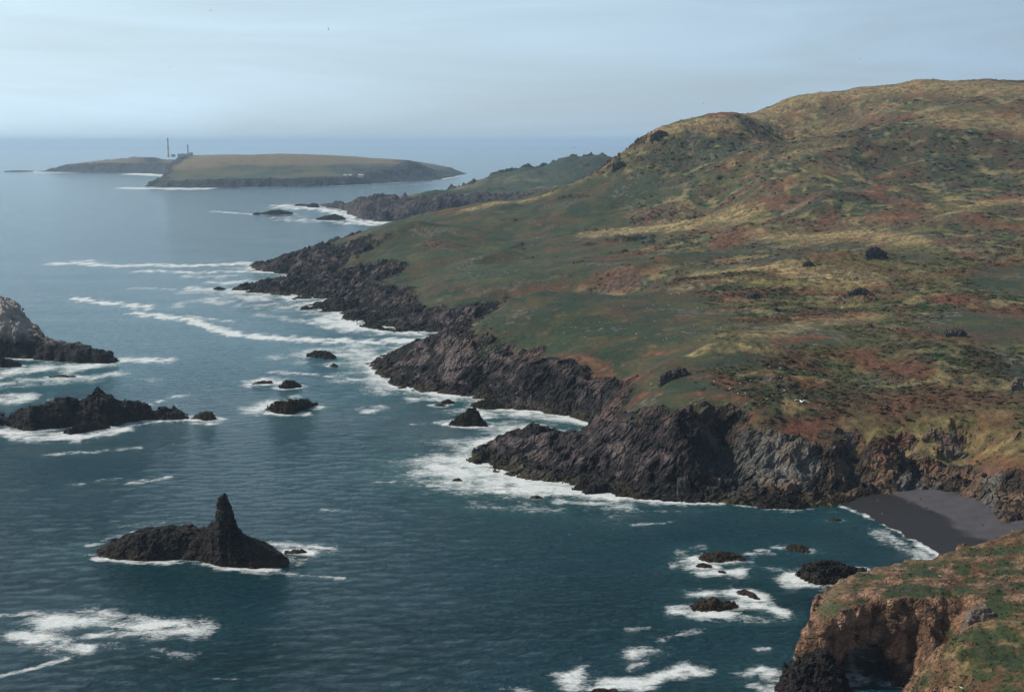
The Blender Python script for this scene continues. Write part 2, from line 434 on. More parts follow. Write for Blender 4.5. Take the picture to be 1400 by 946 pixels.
CARVE = [(197, 885, 190, 870, 20, -7), (-82, 1010, -70, 1015, 24, -7), (66, 470, 88, 472, 7, -2.5), (135, 692, 170, 700, 16, -4.5), (4, 622, 12, 630, 12, -3), (-22, 880, -5, 900, 16, -5), (255, 800, 270, 815, 22, -5), (300, 640, 330, 660, 25, 4), (190, 480, 215, 500, 14, -3), (140, 470, 150, 480, 10, -2), (60, 760, 95, 775, 16, -4), (150, 1000, 130, 940, 22, 5), (270, 1020, 240, 950, 25, 5), (18, 664, 50, 649, 11, 13), (50, 649, 82, 680, 11, 13), (61, 402, 61, 385, 7.5, 12), (98, 398, 96, 388, 4, 4), (112, 400, 112, 390, 3.5, 4), (22, 488, 24, 474, 5, 5), (47, 397, 41, 385, 5.5, -4)]

def axis(segs):
    out = [segs[0][0]]
    for a, b, h0, h1 in segs:
        p = out[-1]
        while p < b - 1e-6:
            t = (p - a) / (b - a); p += h0 + (h1 - h0) * t; out.append(min(p, b))
    return np.array(out, F32)

xs = axis([(-250, -130, 1.6, .7), (-130, 150, .65, .65), (150, 330, .75, 1.1), (330, 600, 1.6, 4)])
ys = axis([(312, 760, .65, .65), (760, 1180, .75, 1.2), (1180, 1320, 1.4, 2.5), (1320, 1700, 6, 20)])
GX, GY = np.meshgrid(xs, ys)
keep_v = (GX < .40 * GY + 40)
gx, gy = GX.ravel(), GY.ravel()
z, d, w, rw = land_height(gx, gy, main_coast, MAIN_TPS, 3.6, CARVE)
rk_n = fbm2(gx / 15, gy / 15, 5, 31)
rk_n2 = fbm2(gx / 40, gy / 40, 4, 35)
rock = sstep(1.12, .92, d / rw + rk_n * .22 + rk_n2 * .15)
slopefac = sstep(0, 6, d)
inland = sstep(1.0, 1.35, d / rw)
# ground relief: rolling bumps, hummocks
z = z + inland * ((fbm2(gx / 90, gy / 90, 4, 41) * 4.0 + (rid2(gx / 130, gy / 130, 3, 43) - .45) * 4.0) * sstep(480, 1000, gy) + fbm2(gx / 9, gy / 14, 3, 44) * .35)
heath = sstep(-.10, .28, fbm2(gx / 120, gy / 120, 3, 51) + sstep(10, 130, gx - (gy - 400) * .05) * .95 - .42 + sstep(45, 90, z) * .35)
z = z + inland * heath * (fbm2(gx / 3.2, gy / 3.2, 3, 47) * .55 + fbm2(gx / 24, gy / 24, 3, 49) * 1.0)
# rock relief
oc = fbm2(gx / 30 + gy / 90, gy / 24, 5, 171)
ocm = sstep(.42, .56, oc) * inland * sstep(20, 60, d) * .62 * sstep(75, 50, z) * sstep(-.1, .2, fbm2(gx / 110, gy / 110, 3, 177))
rock = np.maximum(rock, ocm); z = z + ocm * (.5 + .9 * n2(gx / 4, gy / 4, 173))
zg_ = z.reshape(GX.shape); sl0 = np.hypot(np.gradient(zg_, ys, axis=0), np.gradient(zg_, xs, axis=1)).ravel()
rock = np.maximum(rock, sstep(.75, 1.05, sl0 + rk_n * .25) * (d > 0))
inland = inland * (1 - rock)
amp = rock * sstep(-4, 8, d)
z = z + amp * (((rid2(gx / 26, gy / 20, 4, 61) - .32) * 3.4 + (rid2(gx / 7.5, gy / 6, 3, 66) - .4) * 1.3) * (1 + .9 * sstep(720, 950, gy)))
low = rock * sstep(120, 40, w) * 0 + rock
X3 = gx.copy(); Y3 = gy.copy(); Z3 = z.copy()
ri = np.nonzero((rock > .02) & (d > -6))[0]
bx, by, bz = gx[ri], gy[ri], z[ri]
bv, be = blocks3(bx / 3.4, by / 3.4, bz / 2.6, 1)
bv2, be2 = blocks3(bx / 1.5 + 3, by / 1.5, bz / 1.2, 2)
ra = rock[ri]
X3[ri] += ra * (fbm3(bx / 9, by / 9, bz / 6, 3, 71) * 1.6 + (bv - .5) * 1.5 + (bv2 - .5) * .7)
Y3[ri] += ra * (fbm3(bx / 9, by / 9, bz / 6, 3, 75) * 1.6 + (bv2 - .5) * 1.2)
Z3[ri] += ra * ((bv - .5) * 1.7 + (bv2 - .5) * .8 - .6 * np.exp(-be * 8))

# height lookup + ray hits on the hillside
Zg = Z3.reshape(GX.shape)
def hgt(x, y):
    i = np.clip(np.searchsorted(xs, x) - 1, 0, len(xs) - 2); j = np.clip(np.searchsorted(ys, y) - 1, 0, len(ys) - 2)
    tx = np.clip((x - xs[i]) / (xs[i + 1] - xs[i]), 0, 1); ty = np.clip((y - ys[j]) / (ys[j + 1] - ys[j]), 0, 1)
    return (Zg[j, i] * (1 - tx) + Zg[j, i + 1] * tx) * (1 - ty) + (Zg[j + 1, i] * (1 - tx) + Zg[j + 1, i + 1] * tx) * ty
_ts = np.arange(330, 1650, .7)
def hit(u, v):
    dr = ray(u, v); px, py, pz = dr[0] * _ts, dr[1] * _ts, CAMH + dr[2] * _ts
    m = (pz < hgt(px, py)) & (py > ys[0]) & (px > xs[0]) & (px < xs[-1])
    k = int(np.argmax(m)) if m.any() else len(_ts) - 1
    return np.array([px[k], py[k], float(hgt(px[k], py[k]))])

# ---- ground colours
PAL = dict(turf=(.030, .052, .027), green=(.040, .068, .026), blue=(.024, .043, .027), red=(.105, .052, .034), rust=(.165, .062, .040),
           tan=(.285, .225, .120), olive=(.105, .098, .042), yel=(.21, .19, .075), dark=(.026, .036, .022), brown=(.072, .050, .036), pale=(.20, .165, .115))
PAL = {k: np.array(v, F32) for k, v in PAL.items()}
N = len(gx)
def fields(x, y):
    return (fbm2(x / 60, y / 60, 5, 81), fbm2(x / 22, y / 22, 5, 84), fbm2(x / 7, y / 10, 4, 87), fbm2(x / 2.6, y / 3.2, 3, 90), fbm2(x / 35, y / 35, 5, 93))
fa, fb, fc, fd, fe = fields(gx, gy)
c = np.empty((N, 3), F32); fst0 = fbm2(gx / 12 + gy / 50, gy / 7, 4, 98)
tm = sstep(-.25, .35, fa)[:, None]
turf = mix(PAL['blue'], PAL['turf'], tm)
turf = mix(turf, PAL['olive'] * .75, (sstep(-.05, .35, fb + .3 * fc) * .55)[:, None])
turf = mix(turf, PAL['red'] * .9, (sstep(.08, .42, fe + .35 * fc) * .42)[:, None])
turf = mix(turf, PAL['brown'], (sstep(-.1, .4, fst0 + .3 * fa) * .32)[:, None])
turf = mix(turf, PAL['tan'] * .6, (sstep(.25, .6, fst0 * .7 + fc * .4) * .35)[:, None])
hth = mix(PAL['brown'], PAL['turf'], sstep(-.2, .2, fb + .4 * fd)[:, None])
hth = mix(hth, PAL['olive'], (sstep(-.02, .35, fa + .5 * fc) * .55)[:, None])
hth = mix(hth, PAL['red'] * .85, (sstep(.05, .4, fe * .9 + fd * .5) * .6)[:, None])
hth = mix(hth, PAL['tan'] * .8, (sstep(.12, .5, fc * .5 + fb * .8 + fst0 * .3) * .62)[:, None])
hth = mix(hth, PAL['dark'], (sstep(.14, .5, -fc * .8 - fb * .7 - fd * .15) * .5)[:, None])
hth = mix(hth, PAL['rust'] * .8, (sstep(.12, .45, fst0 * .5 + fe * .8) * .55)[:, None])
c = mix(turf, hth * 1.22, heath[:, None])

patches = [  # pixel polyline -> hits on the ground, radius in metres, tone, amount
    ([(820, 319), (930, 304), (1010, 296)], 15, 'tan', .85), ([(905, 177), (990, 167)], 14, 'tan', .9), ([(1020, 157), (1130, 128), (1300, 114), (1400, 120)], 34, 'tan', .75),
    ([(1060, 212), (1150, 200)], 18, 'tan', .7), ([(1290, 165), (1400, 172)], 22, 'tan', .8), ([(1080, 185), (1200, 150)], 22, 'tan', .6),
    ([(990, 372), (1080, 368), (1165, 385)], 16, 'tan', .95), ([(1030, 385), (1150, 393)], 12, 'yel', .7), ([(1060, 325), (1180, 318), (1250, 330)], 13, 'tan', .85), ([(1320, 279), (1400, 276)], 11, 'tan', .9),
    ([(950, 484), (1000, 474), (1072, 480)], 3.5, 'tan', .75), ([(1040, 458), (1130, 440), (1200, 432)], 8, 'tan', .6), ([(1195, 594), (1280, 580), (1330, 590), (1400, 612)], 6, 'yel', .55), ([(1150, 580), (1165, 578)], 2, 'tan', .9),
    ([(1040, 410), (1180, 415)], 8, 'yel', .5), ([(1210, 340), (1290, 345)], 12, 'olive', .8), ([(1150, 355), (1260, 380)], 18, 'olive', .6), ([(640, 287), (700, 277), (745, 268)], 9, 'tan', .8), ([(1300, 590), (1390, 560)], 8, 'olive', .4),
    ([(930, 395), (980, 385)], 6, 'tan', .6), ([(1080, 335), (1210, 300)], 9, 'tan', .4), ([(1170, 300), (1130, 330)], 9, 'tan', .5),
    ([(770, 487), (820, 508), (870, 516)], 4.5, 'rust', .9), ([(870, 548), (900, 540)], 3, 'rust', .6), ([(1062, 468), (1120, 460)], 4.5, 'rust', .95), ([(1070, 476), (1150, 484)], 5, 'rust', .6), ([(1300, 412), (1350, 418), (1410, 432)], 11, 'rust', .45),
    ([(840, 352), (900, 338)], 14, 'red', .7), ([(1230, 560), (1330, 520)], 13, 'red', .7), ([(700, 408), (770, 394)], 7, 'red', .8), ([(880, 484), (960, 472)], 3.5, 'rust', .6), ([(930, 436), (1005, 424)], 3.5, 'rust', .65), ([(850, 522), (1000, 530)], 5, 'red', .55),
    ([(940, 540), (1010, 545)], 3, 'rust', .5), ([(1150, 312), (1240, 306)], 12, 'brown', .8), ([(820, 262), (890, 235)], 24, 'brown', .65), ([(1100, 310), (1060, 300)], 12, 'red', .6), ([(1250, 625), (1330, 650), (1400, 660)], 6, 'rust', .6), ([(1020, 580), (1060, 588)], 3, 'rust', .6),
    ([(560, 285), (620, 290)], 12, 'rust', .4), ([(760, 340), (830, 335)], 12, 'red', .5), ([(1150, 400), (1230, 405)], 7, 'red', .4), ([(1130, 560), (1250, 600)], 6, 'red', .5),
    ([(1190, 195), (1290, 205), (1400, 215)], 55, 'dark', .75), ([(1250, 240), (1350, 250)], 35, 'blue', .7), ([(880, 225), (950, 205), (1010, 215)], 30, 'dark', .65), ([(860, 262), (960, 250)], 30, 'blue', .5), ([(1090, 290), (1170, 268)], 15, 'dark', .9), ([(960, 215), (900, 235), (860, 270)], 36, 'blue', .8), ([(1000, 190), (1070, 200)], 22, 'dark', .7),
    ([(1270, 480), (1390, 505)], 14, 'dark', .75), ([(1000, 404), (955, 412)], 4, 'dark', .9), ([(1255, 272), (1310, 276)], 8, 'dark', .9), ([(760, 180 + 200), (900, 385)], 8, 'dark', .3), ([(520, 315), (560, 330)], 18, 'dark', .7), ([(1060, 400), (1060, 425)], 8, 'dark', .6),
    ([(1130, 478), (1180, 520)], 8, 'green', .6), ([(650, 460), (800, 470)], 14, 'turf', .6), ([(700, 370), (620, 350)], 25, 'turf', .5), ([(1150, 540), (1050, 530)], 10, 'turf', .55), ([(1060, 535), (1000, 505)], 10, 'blue', .5), ([(1130, 150), (1200, 170)], 18, 'brown', .7)]
fst = fbm2(gx / 9 + gy / 60, gy / 5, 4, 96) * .8 + fd * .4
wn = fb * .40 + fc * .35 + fd * .2
for pts, rad, tone, amt in patches:
    H = [hit(*p) for p in pts]
    bb = rad * 2.2
    x0 = min(h[0] for h in H) - bb; x1 = max(h[0] for h in H) + bb; y0 = min(h[1] for h in H) - bb; y1 = max(h[1] for h in H) + bb
    k = np.nonzero((gx > x0) & (gx < x1) & (gy > y0) & (gy < y1))[0]
    if not len(k): continue
    q = np.full(len(k), 1e9, F32); px, py = gx[k], gy[k]
    for a, b in zip(H[:-1], H[1:]):
        e = (b - a)[:2]; t = np.clip(((px - a[0]) * e[0] + (py - a[1]) * e[1]) / (e @ e + 1e-6), 0, 1)
        q = np.minimum(q, np.hypot(px - a[0] - t * e[0], py - a[1] - t * e[1]))
    wt = sstep(1.45, .25, q / rad + wn[k] * 1.9) * amt * (.35 + .65 * sstep(-.35, .25, fst[k]))
    tx = np.clip(1 + fd[k] * .6 + fst[k] * .35, .4, 1.7)[:, None]
    c[k] = mix(c[k], PAL[tone] * tx, wt[:, None])
c *= np.array((.88, .83, .74), F32)
# rock tones
r1 = fbm2(gx / 30, gy / 30, 4, 101); r2 = fbm2(gx / 6, gy / 6, 4, 104) + .75 * n2((Z3 + gx * .22 + fb * 3) / 2.0, gx / 14, 107)
warm = sstep(38, 80, gx - (gy - 390) * .3)            # the browner cliffs beside the beach
rc = mix(np.array((.012, .0115, .0125), F32), np.array((.070, .054, .055), F32), sstep(-.15, .45, r2 * .8 + .6 * r1)[:, None])
rc = mix(rc, np.array((.155, .122, .115), F32), (sstep(.15, .5, r2 * .6 + r1 * .6) * .75)[:, None])
wc = mix(np.array((.040, .030, .023), F32), np.array((.155, .102, .068), F32), sstep(-.3, .35, r2 + .4 * r1)[:, None])
wc = mix(wc, np.array((.135, .125, .112), F32), sstep(.1, .4, fbm2(gx / 14, gy / 14, 3, 108))[:, None])
wc = mix(wc, PAL['rust'] * .8, (sstep(7, 14, Z3 + r2 * 4) * .55 * sstep(90, 110, gx))[:, None])
rc = mix(rc, wc, warm[:, None])
for (u_, v_, rad_, cr_, am_) in [(1055, 640, 8, (.135, .128, .115), .8), (1010, 645, 8, (.085, .085, .080), .7), (1075, 610, 5, (.16, .12, .09), .6), (960, 640, 6, (.020, .018, .018), .7), (840, 600, 9, (.075, .058, .060), .5), (790, 590, 7, (.07, .056, .058), .5), (700, 610, 7, (.030, .027, .028), .5), (720, 635, 7, (.075, .066, .045), .5), (600, 430, 14, (.065, .052, .054), .5), (770, 560, 6, (.016, .015, .016), .6)]:  # bare-rock tones, plus lit faces and shadowed walls painted into the colour
    hh_ = hit(u_, v_); wt_ = sstep(1.3, .4, np.hypot(gx - hh_[0], gy - hh_[1]) / rad_ + r2 * .6) * am_
    rc = mix(rc, np.array(cr_, F32) * np.clip(1 + r2 * .7, .4, 1.7)[:, None], wt_[:, None])
rc = mix(rc, PAL['red'] * .75, (sstep(.62, .98, d / rw + r2 * .2) * sstep(-.1, .4, r1 + .4 * r2) * .45)[:, None])
rc = mix(rc, np.array((.009, .0095, .0105), F32), (sstep(6, 2, Z3 + r2 * 2.5) * .75 * (1 - .5 * warm))[:, None])
weed = sstep(2.6, .6, Z3 + r2 * 1.2) * sstep(-.3, .3, r1 + .2)
rc = mix(rc, np.array((.052, .043, .018), F32), (weed * .7)[:, None])
rc = mix(rc, PAL['turf'], (sstep(.15, .5, fe + .2 * fc) * sstep(.5, .9, d / rw) * .7)[:, None])
# scatter of bare stony ground on the turf
st = sstep(.42, .62, fbm2(gx / 28, gy / 28, 3, 111) + .35 * fd) * inland * .7
c = mix(c, np.array((.13, .115, .105), F32), (st * sstep(-.1, .5, fd))[:, None])
c = mix(c, rc, rock[:, None])
c = np.clip(c, .004, .8)

quads = grid_faces(len(xs), len(ys))
kv = (keep_v.ravel() & (Z3 > -3.0))
quads = quads[kv[quads].any(1)]
V = np.stack([X3, Y3, Z3], 1)
isrock = rock[quads].mean(1) > .5
for nm, sel in (('hillside', ~isrock), ('sea_cliffs', isrock)):
    vv, qq, cc, rr = compact(V, quads[sel], c, rock)
    o = link_mesh(nm, vv, qq, mat=M_LAND, smooth=(nm == 'hillside'), attrs={'rock': rr}, cols={'Col': cc}); tag(o, kind='structure')

# ------------------------------------------------------------------ beach
wl = [W(1150, 688), W(1170, 697), W(1220, 721), W(1262, 745), W(1305, 768), W(1400, 828), (116, 270)]
bxs = np.arange(80, 215, .8, dtype=F32); bys = np.arange(282, 402, .8, dtype=F32)
BX, BY = np.meshgrid(bxs, bys); bx, by = BX.ravel(), BY.ravel()
poly = [(p[0], p[1], 0) for p in wl] + [(300, 260, 0), (300, 420, 0), (110, 420, 0), (86, 392, 0)]
bd, _ = poly_sd(bx, by, poly)
bd = bd + fbm2(bx / 14, by / 14, 3, 121) * 1.0
bz = np.where(bd > 0, 3.6 * (1 - np.exp(-bd * .05)), bd * .08) + .02 * n2(bx / 2, by / 2, 5)
wetm = sstep(1.5, -.6, (bd - 13.5 - 4.5 * fbm2(bx / 26, by / 26, 4, 123)) )
q = grid_faces(len(bxs), len(bys)); q = q[(bz[q] > -1.5).any(1)]
vv, qq, ww = compact(np.stack([bx, by, bz], 1), q, wetm)
tag(link_mesh('beach', vv, qq, mat=M_SAND, attrs={'wet': ww}), kind='structure')

# ------------------------------------------------------------------ far lands (middle headland, low island)
def build_far(name, coast, inland_pts, xr, yr, step, tint, jag, rough, slo=.3, rlo=(.030, .028, .032), rhi=(.075, .060, .058)):
    xs_ = np.arange(xr[0], xr[1], step, dtype=F32); ys_ = np.arange(yr[0], yr[1], step, dtype=F32)
    A, B = np.meshgrid(xs_, ys_); x, y = A.ravel(), B.ravel()
    zz, dd, w_, rw_ = land_height(x, y, coast, TPS(inland_pts, sc=900.0), jag)
    rk = sstep(1.1, .9, dd / rw_ + fbm2(x / 50, y / 50, 5, 131) * .3)
    gz = np.gradient(zz.reshape(A.shape), step); sl = np.hypot(*gz).ravel()
    rk = np.maximum(rk, sstep(slo, slo * 2, sl + .1 * fbm2(x / 40, y / 40, 3, 133)))
    zz = zz + sstep(0, 20, dd) * (fbm2(x / 60, y / 60, 4, 135) * rough + rk * rid2(x / 24, y / 24, 4, 138) * rough * 1.5)
    f1 = fbm2(x / 120, y / 120, 5, 141); f2 = fbm2(x / 30, y / 45, 4, 144)
    cc = tint(x, y, zz, f1, f2)
    rcol = mix(np.array(rlo, F32), np.array(rhi, F32), sstep(-.3, .4, f2)[:, None])
    cc = mix(cc, rcol, rk[:, None])
    q_ = grid_faces(len(xs_), len(ys_)); q_ = q_[(zz[q_] > -3).any(1)]
    v_, q_, cc, rk = compact(np.stack([x, y, zz], 1), q_, cc, rk)
    return tag(link_mesh(name, v_, q_, mat=M_FAR, attrs={'rock': rk}, cols={'Col': cc}), kind='structure')

def tint_mid(x, y, z, f1, f2):
    t = mix(PAL['turf'], PAL['olive'], sstep(-.3, .3, f1)[:, None])
    t = mix(t, PAL['red'], (sstep(.0, .4, f2) * .7)[:, None])
    t = mix(t, PAL['pale'], (sstep(.2, .5, f1 + .4 * f2) * .5)[:, None])
    return mix(t, PAL['blue'], (sstep(22, 50, z + 18 * f2) * .85)[:, None])
mc = []
def mpx(u, v, w, rw): mc.append((*W(u, v), w, rw, -.5))
for a in [(432, 280, 20, 40), (447, 284, 25, 70), (470, 288, 25, 60), (477, 294, 25, 60), (492, 299, 26, 70), (512, 303, 30, 95), (540, 303, 30, 110), (600, 303, 30, 110), (680, 303, 30, 90)]: mpx(*a)
mc += [(300, 1680, 60, 60, -.5), (420, 2200, 80, 50, -.5), (200, 2480, 80, 50, -.5), (20, 2380, 80, 50, -.5), (-130, 2290, 60, 40, -.5), (-230, 2130, 40, 40, -.5)]
mi = [tuple(at_y(a[0], a[1], a[2] * 1.075)) for a in [(452, 269, 2050), (500, 264.5, 2130), (560, 258, 2200), (515, 288, 1730), (560, 278, 1745), (600, 271, 1765), (645, 266, 1810), (700, 262, 1850), (600, 263, 1920), (560, 268, 1900), (650, 252, 2080), (640, 240, 2180), (675, 232, 2160), (740, 228, 2190), (805, 215, 2190), (828, 223, 2200),
                              (750, 250, 2000), (480, 280, 1960), (800, 245, 2050)]]
mi += [(150, 2420, 20), (350, 2200, 55), (300, 1800, 25), (-150, 2260, 12)]
build_far('middle_headland', mc, mi, (-320, 420), (1600, 2600), 2.5, tint_mid, 9, 7.5)

def tint_far(x, y, z, f1, f2):
    t = mix(PAL['blue'] * 1.1, PAL['olive'] * .8, sstep(-.3, .4, f1 + .4 * f2)[:, None])
    t = mix(t, PAL['tan'] * .50, sstep(38, 46, z + 5 * f1 + 17 * sstep(-620, -950, x))[:, None])
    return mix(t, PAL['red'], (sstep(.2, .5, f2) * .4)[:, None])
fc_ = []
def fpx(u, v, w, rw): fc_.append((*W(u, v), w, rw, -.6))
for a in [(48, 235, 60, 60), (100, 236, 60, 70), (160, 236.5, 60, 70), (205, 237.5, 60, 60), (235, 240, 50, 50), (252, 243, 40, 40), (225, 249, 25, 30), (198, 255, 20, 30), (230, 256.5, 22, 40), (290, 257, 24, 45), (350, 256.5, 24, 45), (440, 255, 24, 45), (500, 252.5, 30, 50),
          (540, 250, 60, 110), (590, 247.5, 80, 110), (625, 241, 80, 60), (641, 237.5, 60, 40)]: fpx(*a)
fc_ += [(-160, 4600, 80, 50, -.6), (-430, 5030, 80, 50, -.6), (-1070, 5150, 80, 50, -.6), (-1560, 4880, 80, 50, -.6)]
fi = [tuple(at_y(a[0], a[1], a[2] * 1.125)) for a in [(75, 228, 4250), (100, 222.5, 4350), (150, 222, 4080), (150, 217.5, 4500), (200, 215, 4400), (210, 224, 3900), (260, 221, 3500), (236, 223, 3740), (222, 219, 3900), (300, 221.5, 3150), (400, 222, 3150), (470, 224, 3200), (230, 213, 3850), (260, 213, 3850), (300, 214, 3800), (400, 214.5, 3700), (490, 217.5, 3650),
                              (560, 221.5, 3350), (600, 225, 3400), (622, 232, 3550), (636, 236, 3700), (600, 232, 3900), (520, 228, 3250), (300, 243, 2860), (400, 244, 2860), (250, 246, 2860), (300, 238.5, 3040), (400, 239, 3040), (470, 241, 3020), (350, 240.5, 2980), (440, 241.5, 2950)]]
fi += [(-350, 4550, 38), (-750, 4820, 42), (-1230, 4920, 28)]
build_far('far_island', fc_, fi, (-1640, 60), (2900, 5200), 6.0, tint_far, 14, 1.6, .24, (.022, .028, .026), (.050, .052, .046))

# ------------------------------------------------------------------ rocks in the sea and crags on land
ROCKFOOT = []      # (x, y, radius) circles for surf
def make_rock(name, cols, mat, label, cat='rock', group=None, cell=None, amp=1.0, power=2.0, ends=1.6, base_z=None, sub=2.0, seed=0, blocky=1.0, wobf=.05):
    """cols: (u, v_top, v_base, depth_m): skyline and waterline of the rock, column by column"""
    P = []
    for u, vt, vb, dep in cols:
        b = at_z(u, vb) if base_z is None else None
        if base_z is None: yf = b[1]; z0 = 0.0
        else: yf, z0 = base_z
        yc = yf + dep * .5
        t = at_y(u, vt, yc)
        P.append((t[0], yc, max(t[2], z0 + .25), dep))
    P = np.array(P); P = P[np.argsort(P[:, 0])]
    z0 = 0.0 if base_z is None else base_z[1]
    size = max(P[-1, 0] - P[0, 0], P[:, 3].max(), 1.0); hh = P[:, 2].max() - z0
    if cell is None: cell = float(np.clip(size / 75, .16, .55))
    pad = 1.5 + hh * .12
    ox, oy, oz = P[:, 0].mean(), P[:, 1].mean(), z0
    x = np.arange(P[0, 0] - pad - 1, P[-1, 0] + pad + 1, cell); y = np.arange((P[:, 1] - P[:, 3] / 2).min() - pad, (P[:, 1] + P[:, 3] / 2).max() + pad, cell)
    zz = np.arange(z0 - sub, P[:, 2].max() + pad, cell)
    A, B = np.meshgrid(x, y, indexing='ij')
    wob = size * wobf
    A2 = A + fbm2(A / (size * .16 + 1), B / (size * .16 + 1), 3, 201 + seed) * wob; B2 = B + fbm2(A / (size * .16 + 1), B / (size * .16 + 1), 3, 205 + seed) * wob
    zt = np.interp(A2, P[:, 0], P[:, 2]) - z0; yc = np.interp(A2, P[:, 0], P[:, 1]); dp = np.interp(A2, P[:, 0], P[:, 3])
    qq = np.abs(B2 - yc) / (dp / 2)
    H = zt * (1 - qq ** power)
    over = np.maximum(P[0, 0] - A2, 0) + np.maximum(A2 - P[-1, 0], 0)
    H = np.maximum(H, -3) - over * ends + z0
    gx_, gy_ = np.gradient(H, cell); inv = 1 / np.sqrt(1 + gx_ ** 2 + gy_ ** 2)
    F = (zz[None, None, :] - H[..., None]) * inv[..., None]
    F = F.astype(F32)
    k = np.nonzero(np.abs(F) < 2.2 * amp + cell * 2)
    X_, Y_, Z_ = x[k[0]], y[k[1]], zz[k[2]]
    s1 = max(size * .09, 1.2)
    nz = fbm3(X_ / s1, Y_ / s1, Z_ / s1, 4, 211 + seed) * .9
    bv, be = blocks3(X_ / (s1 * .55), Y_ / (s1 * .55), Z_ / (s1 * .6), seed)
    bv2, _ = blocks3(X_ / (s1 * .24), Y_ / (s1 * .24), Z_ / (s1 * .24), seed + 3)
    F[k] += amp * (nz * .8 + blocky * ((bv - .5) * 1.1 + (bv2 - .5) * .85 + .4 * np.exp(-be * 7)))
    bv3, be3 = blocks3(X_ / 1.15, Y_ / 1.15, Z_ / .95, seed + 7)
    F[k] += min(.5, cell * 2.0) * ((bv3 - .5) * 1.1 + .35 * np.exp(-be3 * 6)) * min(1.0, size / 8)
    F[:, :, 0] = np.maximum(F[:, :, 0], .01); F[0] = F[-1] = 1; F[:, 0] = F[:, -1] = 1; F[:, :, -1] = 1
    Vv, Q = surface_nets(F, (x[0], y[0], zz[0]), cell)
    Vv = Vv - np.array([ox, oy, oz])
    o = link_mesh(name, Vv, Q, mat=mat, smooth=False); o.location = (ox, oy, oz)
    tag(o, label, cat, group)
    if base_z is None:
        for i in range(len(P)):
            ROCKFOOT.append((P[i, 0], P[i, 1], P[i, 3] * .5))
            if i and abs(P[i, 0] - P[i - 1, 0]) > P[i, 3] * .6:
                ROCKFOOT.append(((P[i, 0] + P[i - 1, 0]) / 2, (P[i, 1] + P[i - 1, 1]) / 2, (P[i, 3] + P[i - 1, 3]) * .25))
    return o

make_rock('sea_stack', [(-75, 480, 488, 14), (-60, 430, 488, 30), (-40, 413, 489, 36), (-12, 406, 489, 38), (8, 409, 489, 38), (24, 422, 490, 34), (36, 442, 490, 28), (50, 461, 491, 22), (62, 464, 493, 18), (85, 468, 494, 17), (112, 472, 497, 16), (128, 476, 497, 15), (142, 480, 497, 12), (154, 491, 496, 7)],
          M_STACK, 'huge pale-topped sea stack with a low black shelf at the left edge', 'sea stack', cell=.5, amp=1.1, power=3.2, seed=1)
make_rock('sea_rock', [(-12, 490, 499, 5), (3, 489, 503, 7), (14, 490, 502, 7), (25, 496, 502, 4)], M_BLACK, 'rounded black rock in the surf under the pale-topped sea stack', seed=2, amp=.5)
make_rock('rocky_islet', [(-10, 566, 585, 8), (5, 573, 580, 7), (22, 565, 584, 11), (38, 556, 589, 16), (60, 550, 588, 18), (80, 546, 586, 19), (97, 543, 584, 18), (112, 548, 582, 15), (124, 541, 582, 15), (133, 529, 582, 15), (141, 534, 582, 15), (152, 538, 582, 15), (165, 549, 581, 13), (178, 545, 578, 13), (196, 552, 576, 11), (208, 560, 575, 9), (222, 555, 574, 10), (240, 558, 574, 9), (250, 564, 574, 7), (259, 571, 574, 4)],
          M_BLACK, 'long jagged black islet with a pointed crest in the left foreground water', 'islet', cell=.34, amp=1.1, power=2.2, seed=4, wobf=.03, blocky=1.2)
make_rock('sea_rock', [(88, 588, 593, 3), (100, 583, 594, 5), (115, 579, 592, 6), (135, 578, 588, 5), (150, 583, 586, 3)], M_BLACK, 'low black rock awash just before the long jagged islet', seed=5, amp=.5)
make_rock('sea_rock', [(263, 571, 573, 3), (272, 565, 573, 5), (281, 562, 575, 6), (290, 563, 575, 5)], M_BROWN, 'small brown wedge-shaped rock off the right tip of the long jagged islet', seed=6, amp=.35)
make_rock('pillar_rock', [(127, 755, 758, 3), (145, 745, 761, 7), (165, 734, 765, 10), (190, 726, 766, 13), (212, 721, 767, 13), (232, 719, 767, 13), (255, 720, 766, 13), (272, 722, 766, 12), (282, 725, 767, 12), (287, 716, 769, 11), (297.5, 713, 772, 9), (299, 697, 773, 5.2), (300.2, 685, 774, 5.0), (302.8, 675, 774, 4.9), (306.5, 671, 774, 4.8), (310.6, 672.5, 774, 4.8), (313.6, 685, 775, 5.2), (316.8, 702, 775, 5.9), (321.5, 717, 775, 7.4), (328, 728, 776, 9), (336, 733, 776, 11), (350, 738, 777, 12), (367, 747, 777, 11), (382, 756, 776, 8), (394, 766, 774, 5)],
          M_BLACK, 'black islet with a tall finger-like pillar rising from it', 'islet', cell=.18, amp=.46, power=3, seed=8, wobf=.012, blocky=.85)
make_rock('sea_rock', [(390, 755, 757, 2), (402, 752, 757, 3), (411, 749, 757, 3), (420, 755, 757, 2)], M_BROWN, 'small low brown rock at the right foot of the pillar islet', seed=9, amp=.25)
make_rock('sea_rock', [(420, 484, 488, 4), (432, 479, 489, 7), (446, 480, 491, 8), (458, 487, 491, 5)], M_BROWN, 'ragged dark rock in foam off the middle black headland', seed=10, amp=.6)
make_rock('sea_rock', [(451, 500, 501, 2), (456, 496, 502, 3), (461, 499, 502, 2.5)], M_BLACK, 'tiny black spike of rock beside the ragged rock off the headland', seed=11, amp=.3)
make_rock('sea_rock', [(346, 524, 526, 3), (358, 520, 525, 4), (371, 521, 525, 3)], M_BROWN, 'thin low rock awash left of the olive-topped rock', seed=12, amp=.3)
make_rock('sea_rock', [(383, 527, 531, 4), (392, 520, 532, 7), (402, 521, 531, 8), (411, 527, 530, 4)], M_BROWN, 'rounded olive-topped rock near the thin low rock', seed=13, amp=.5)
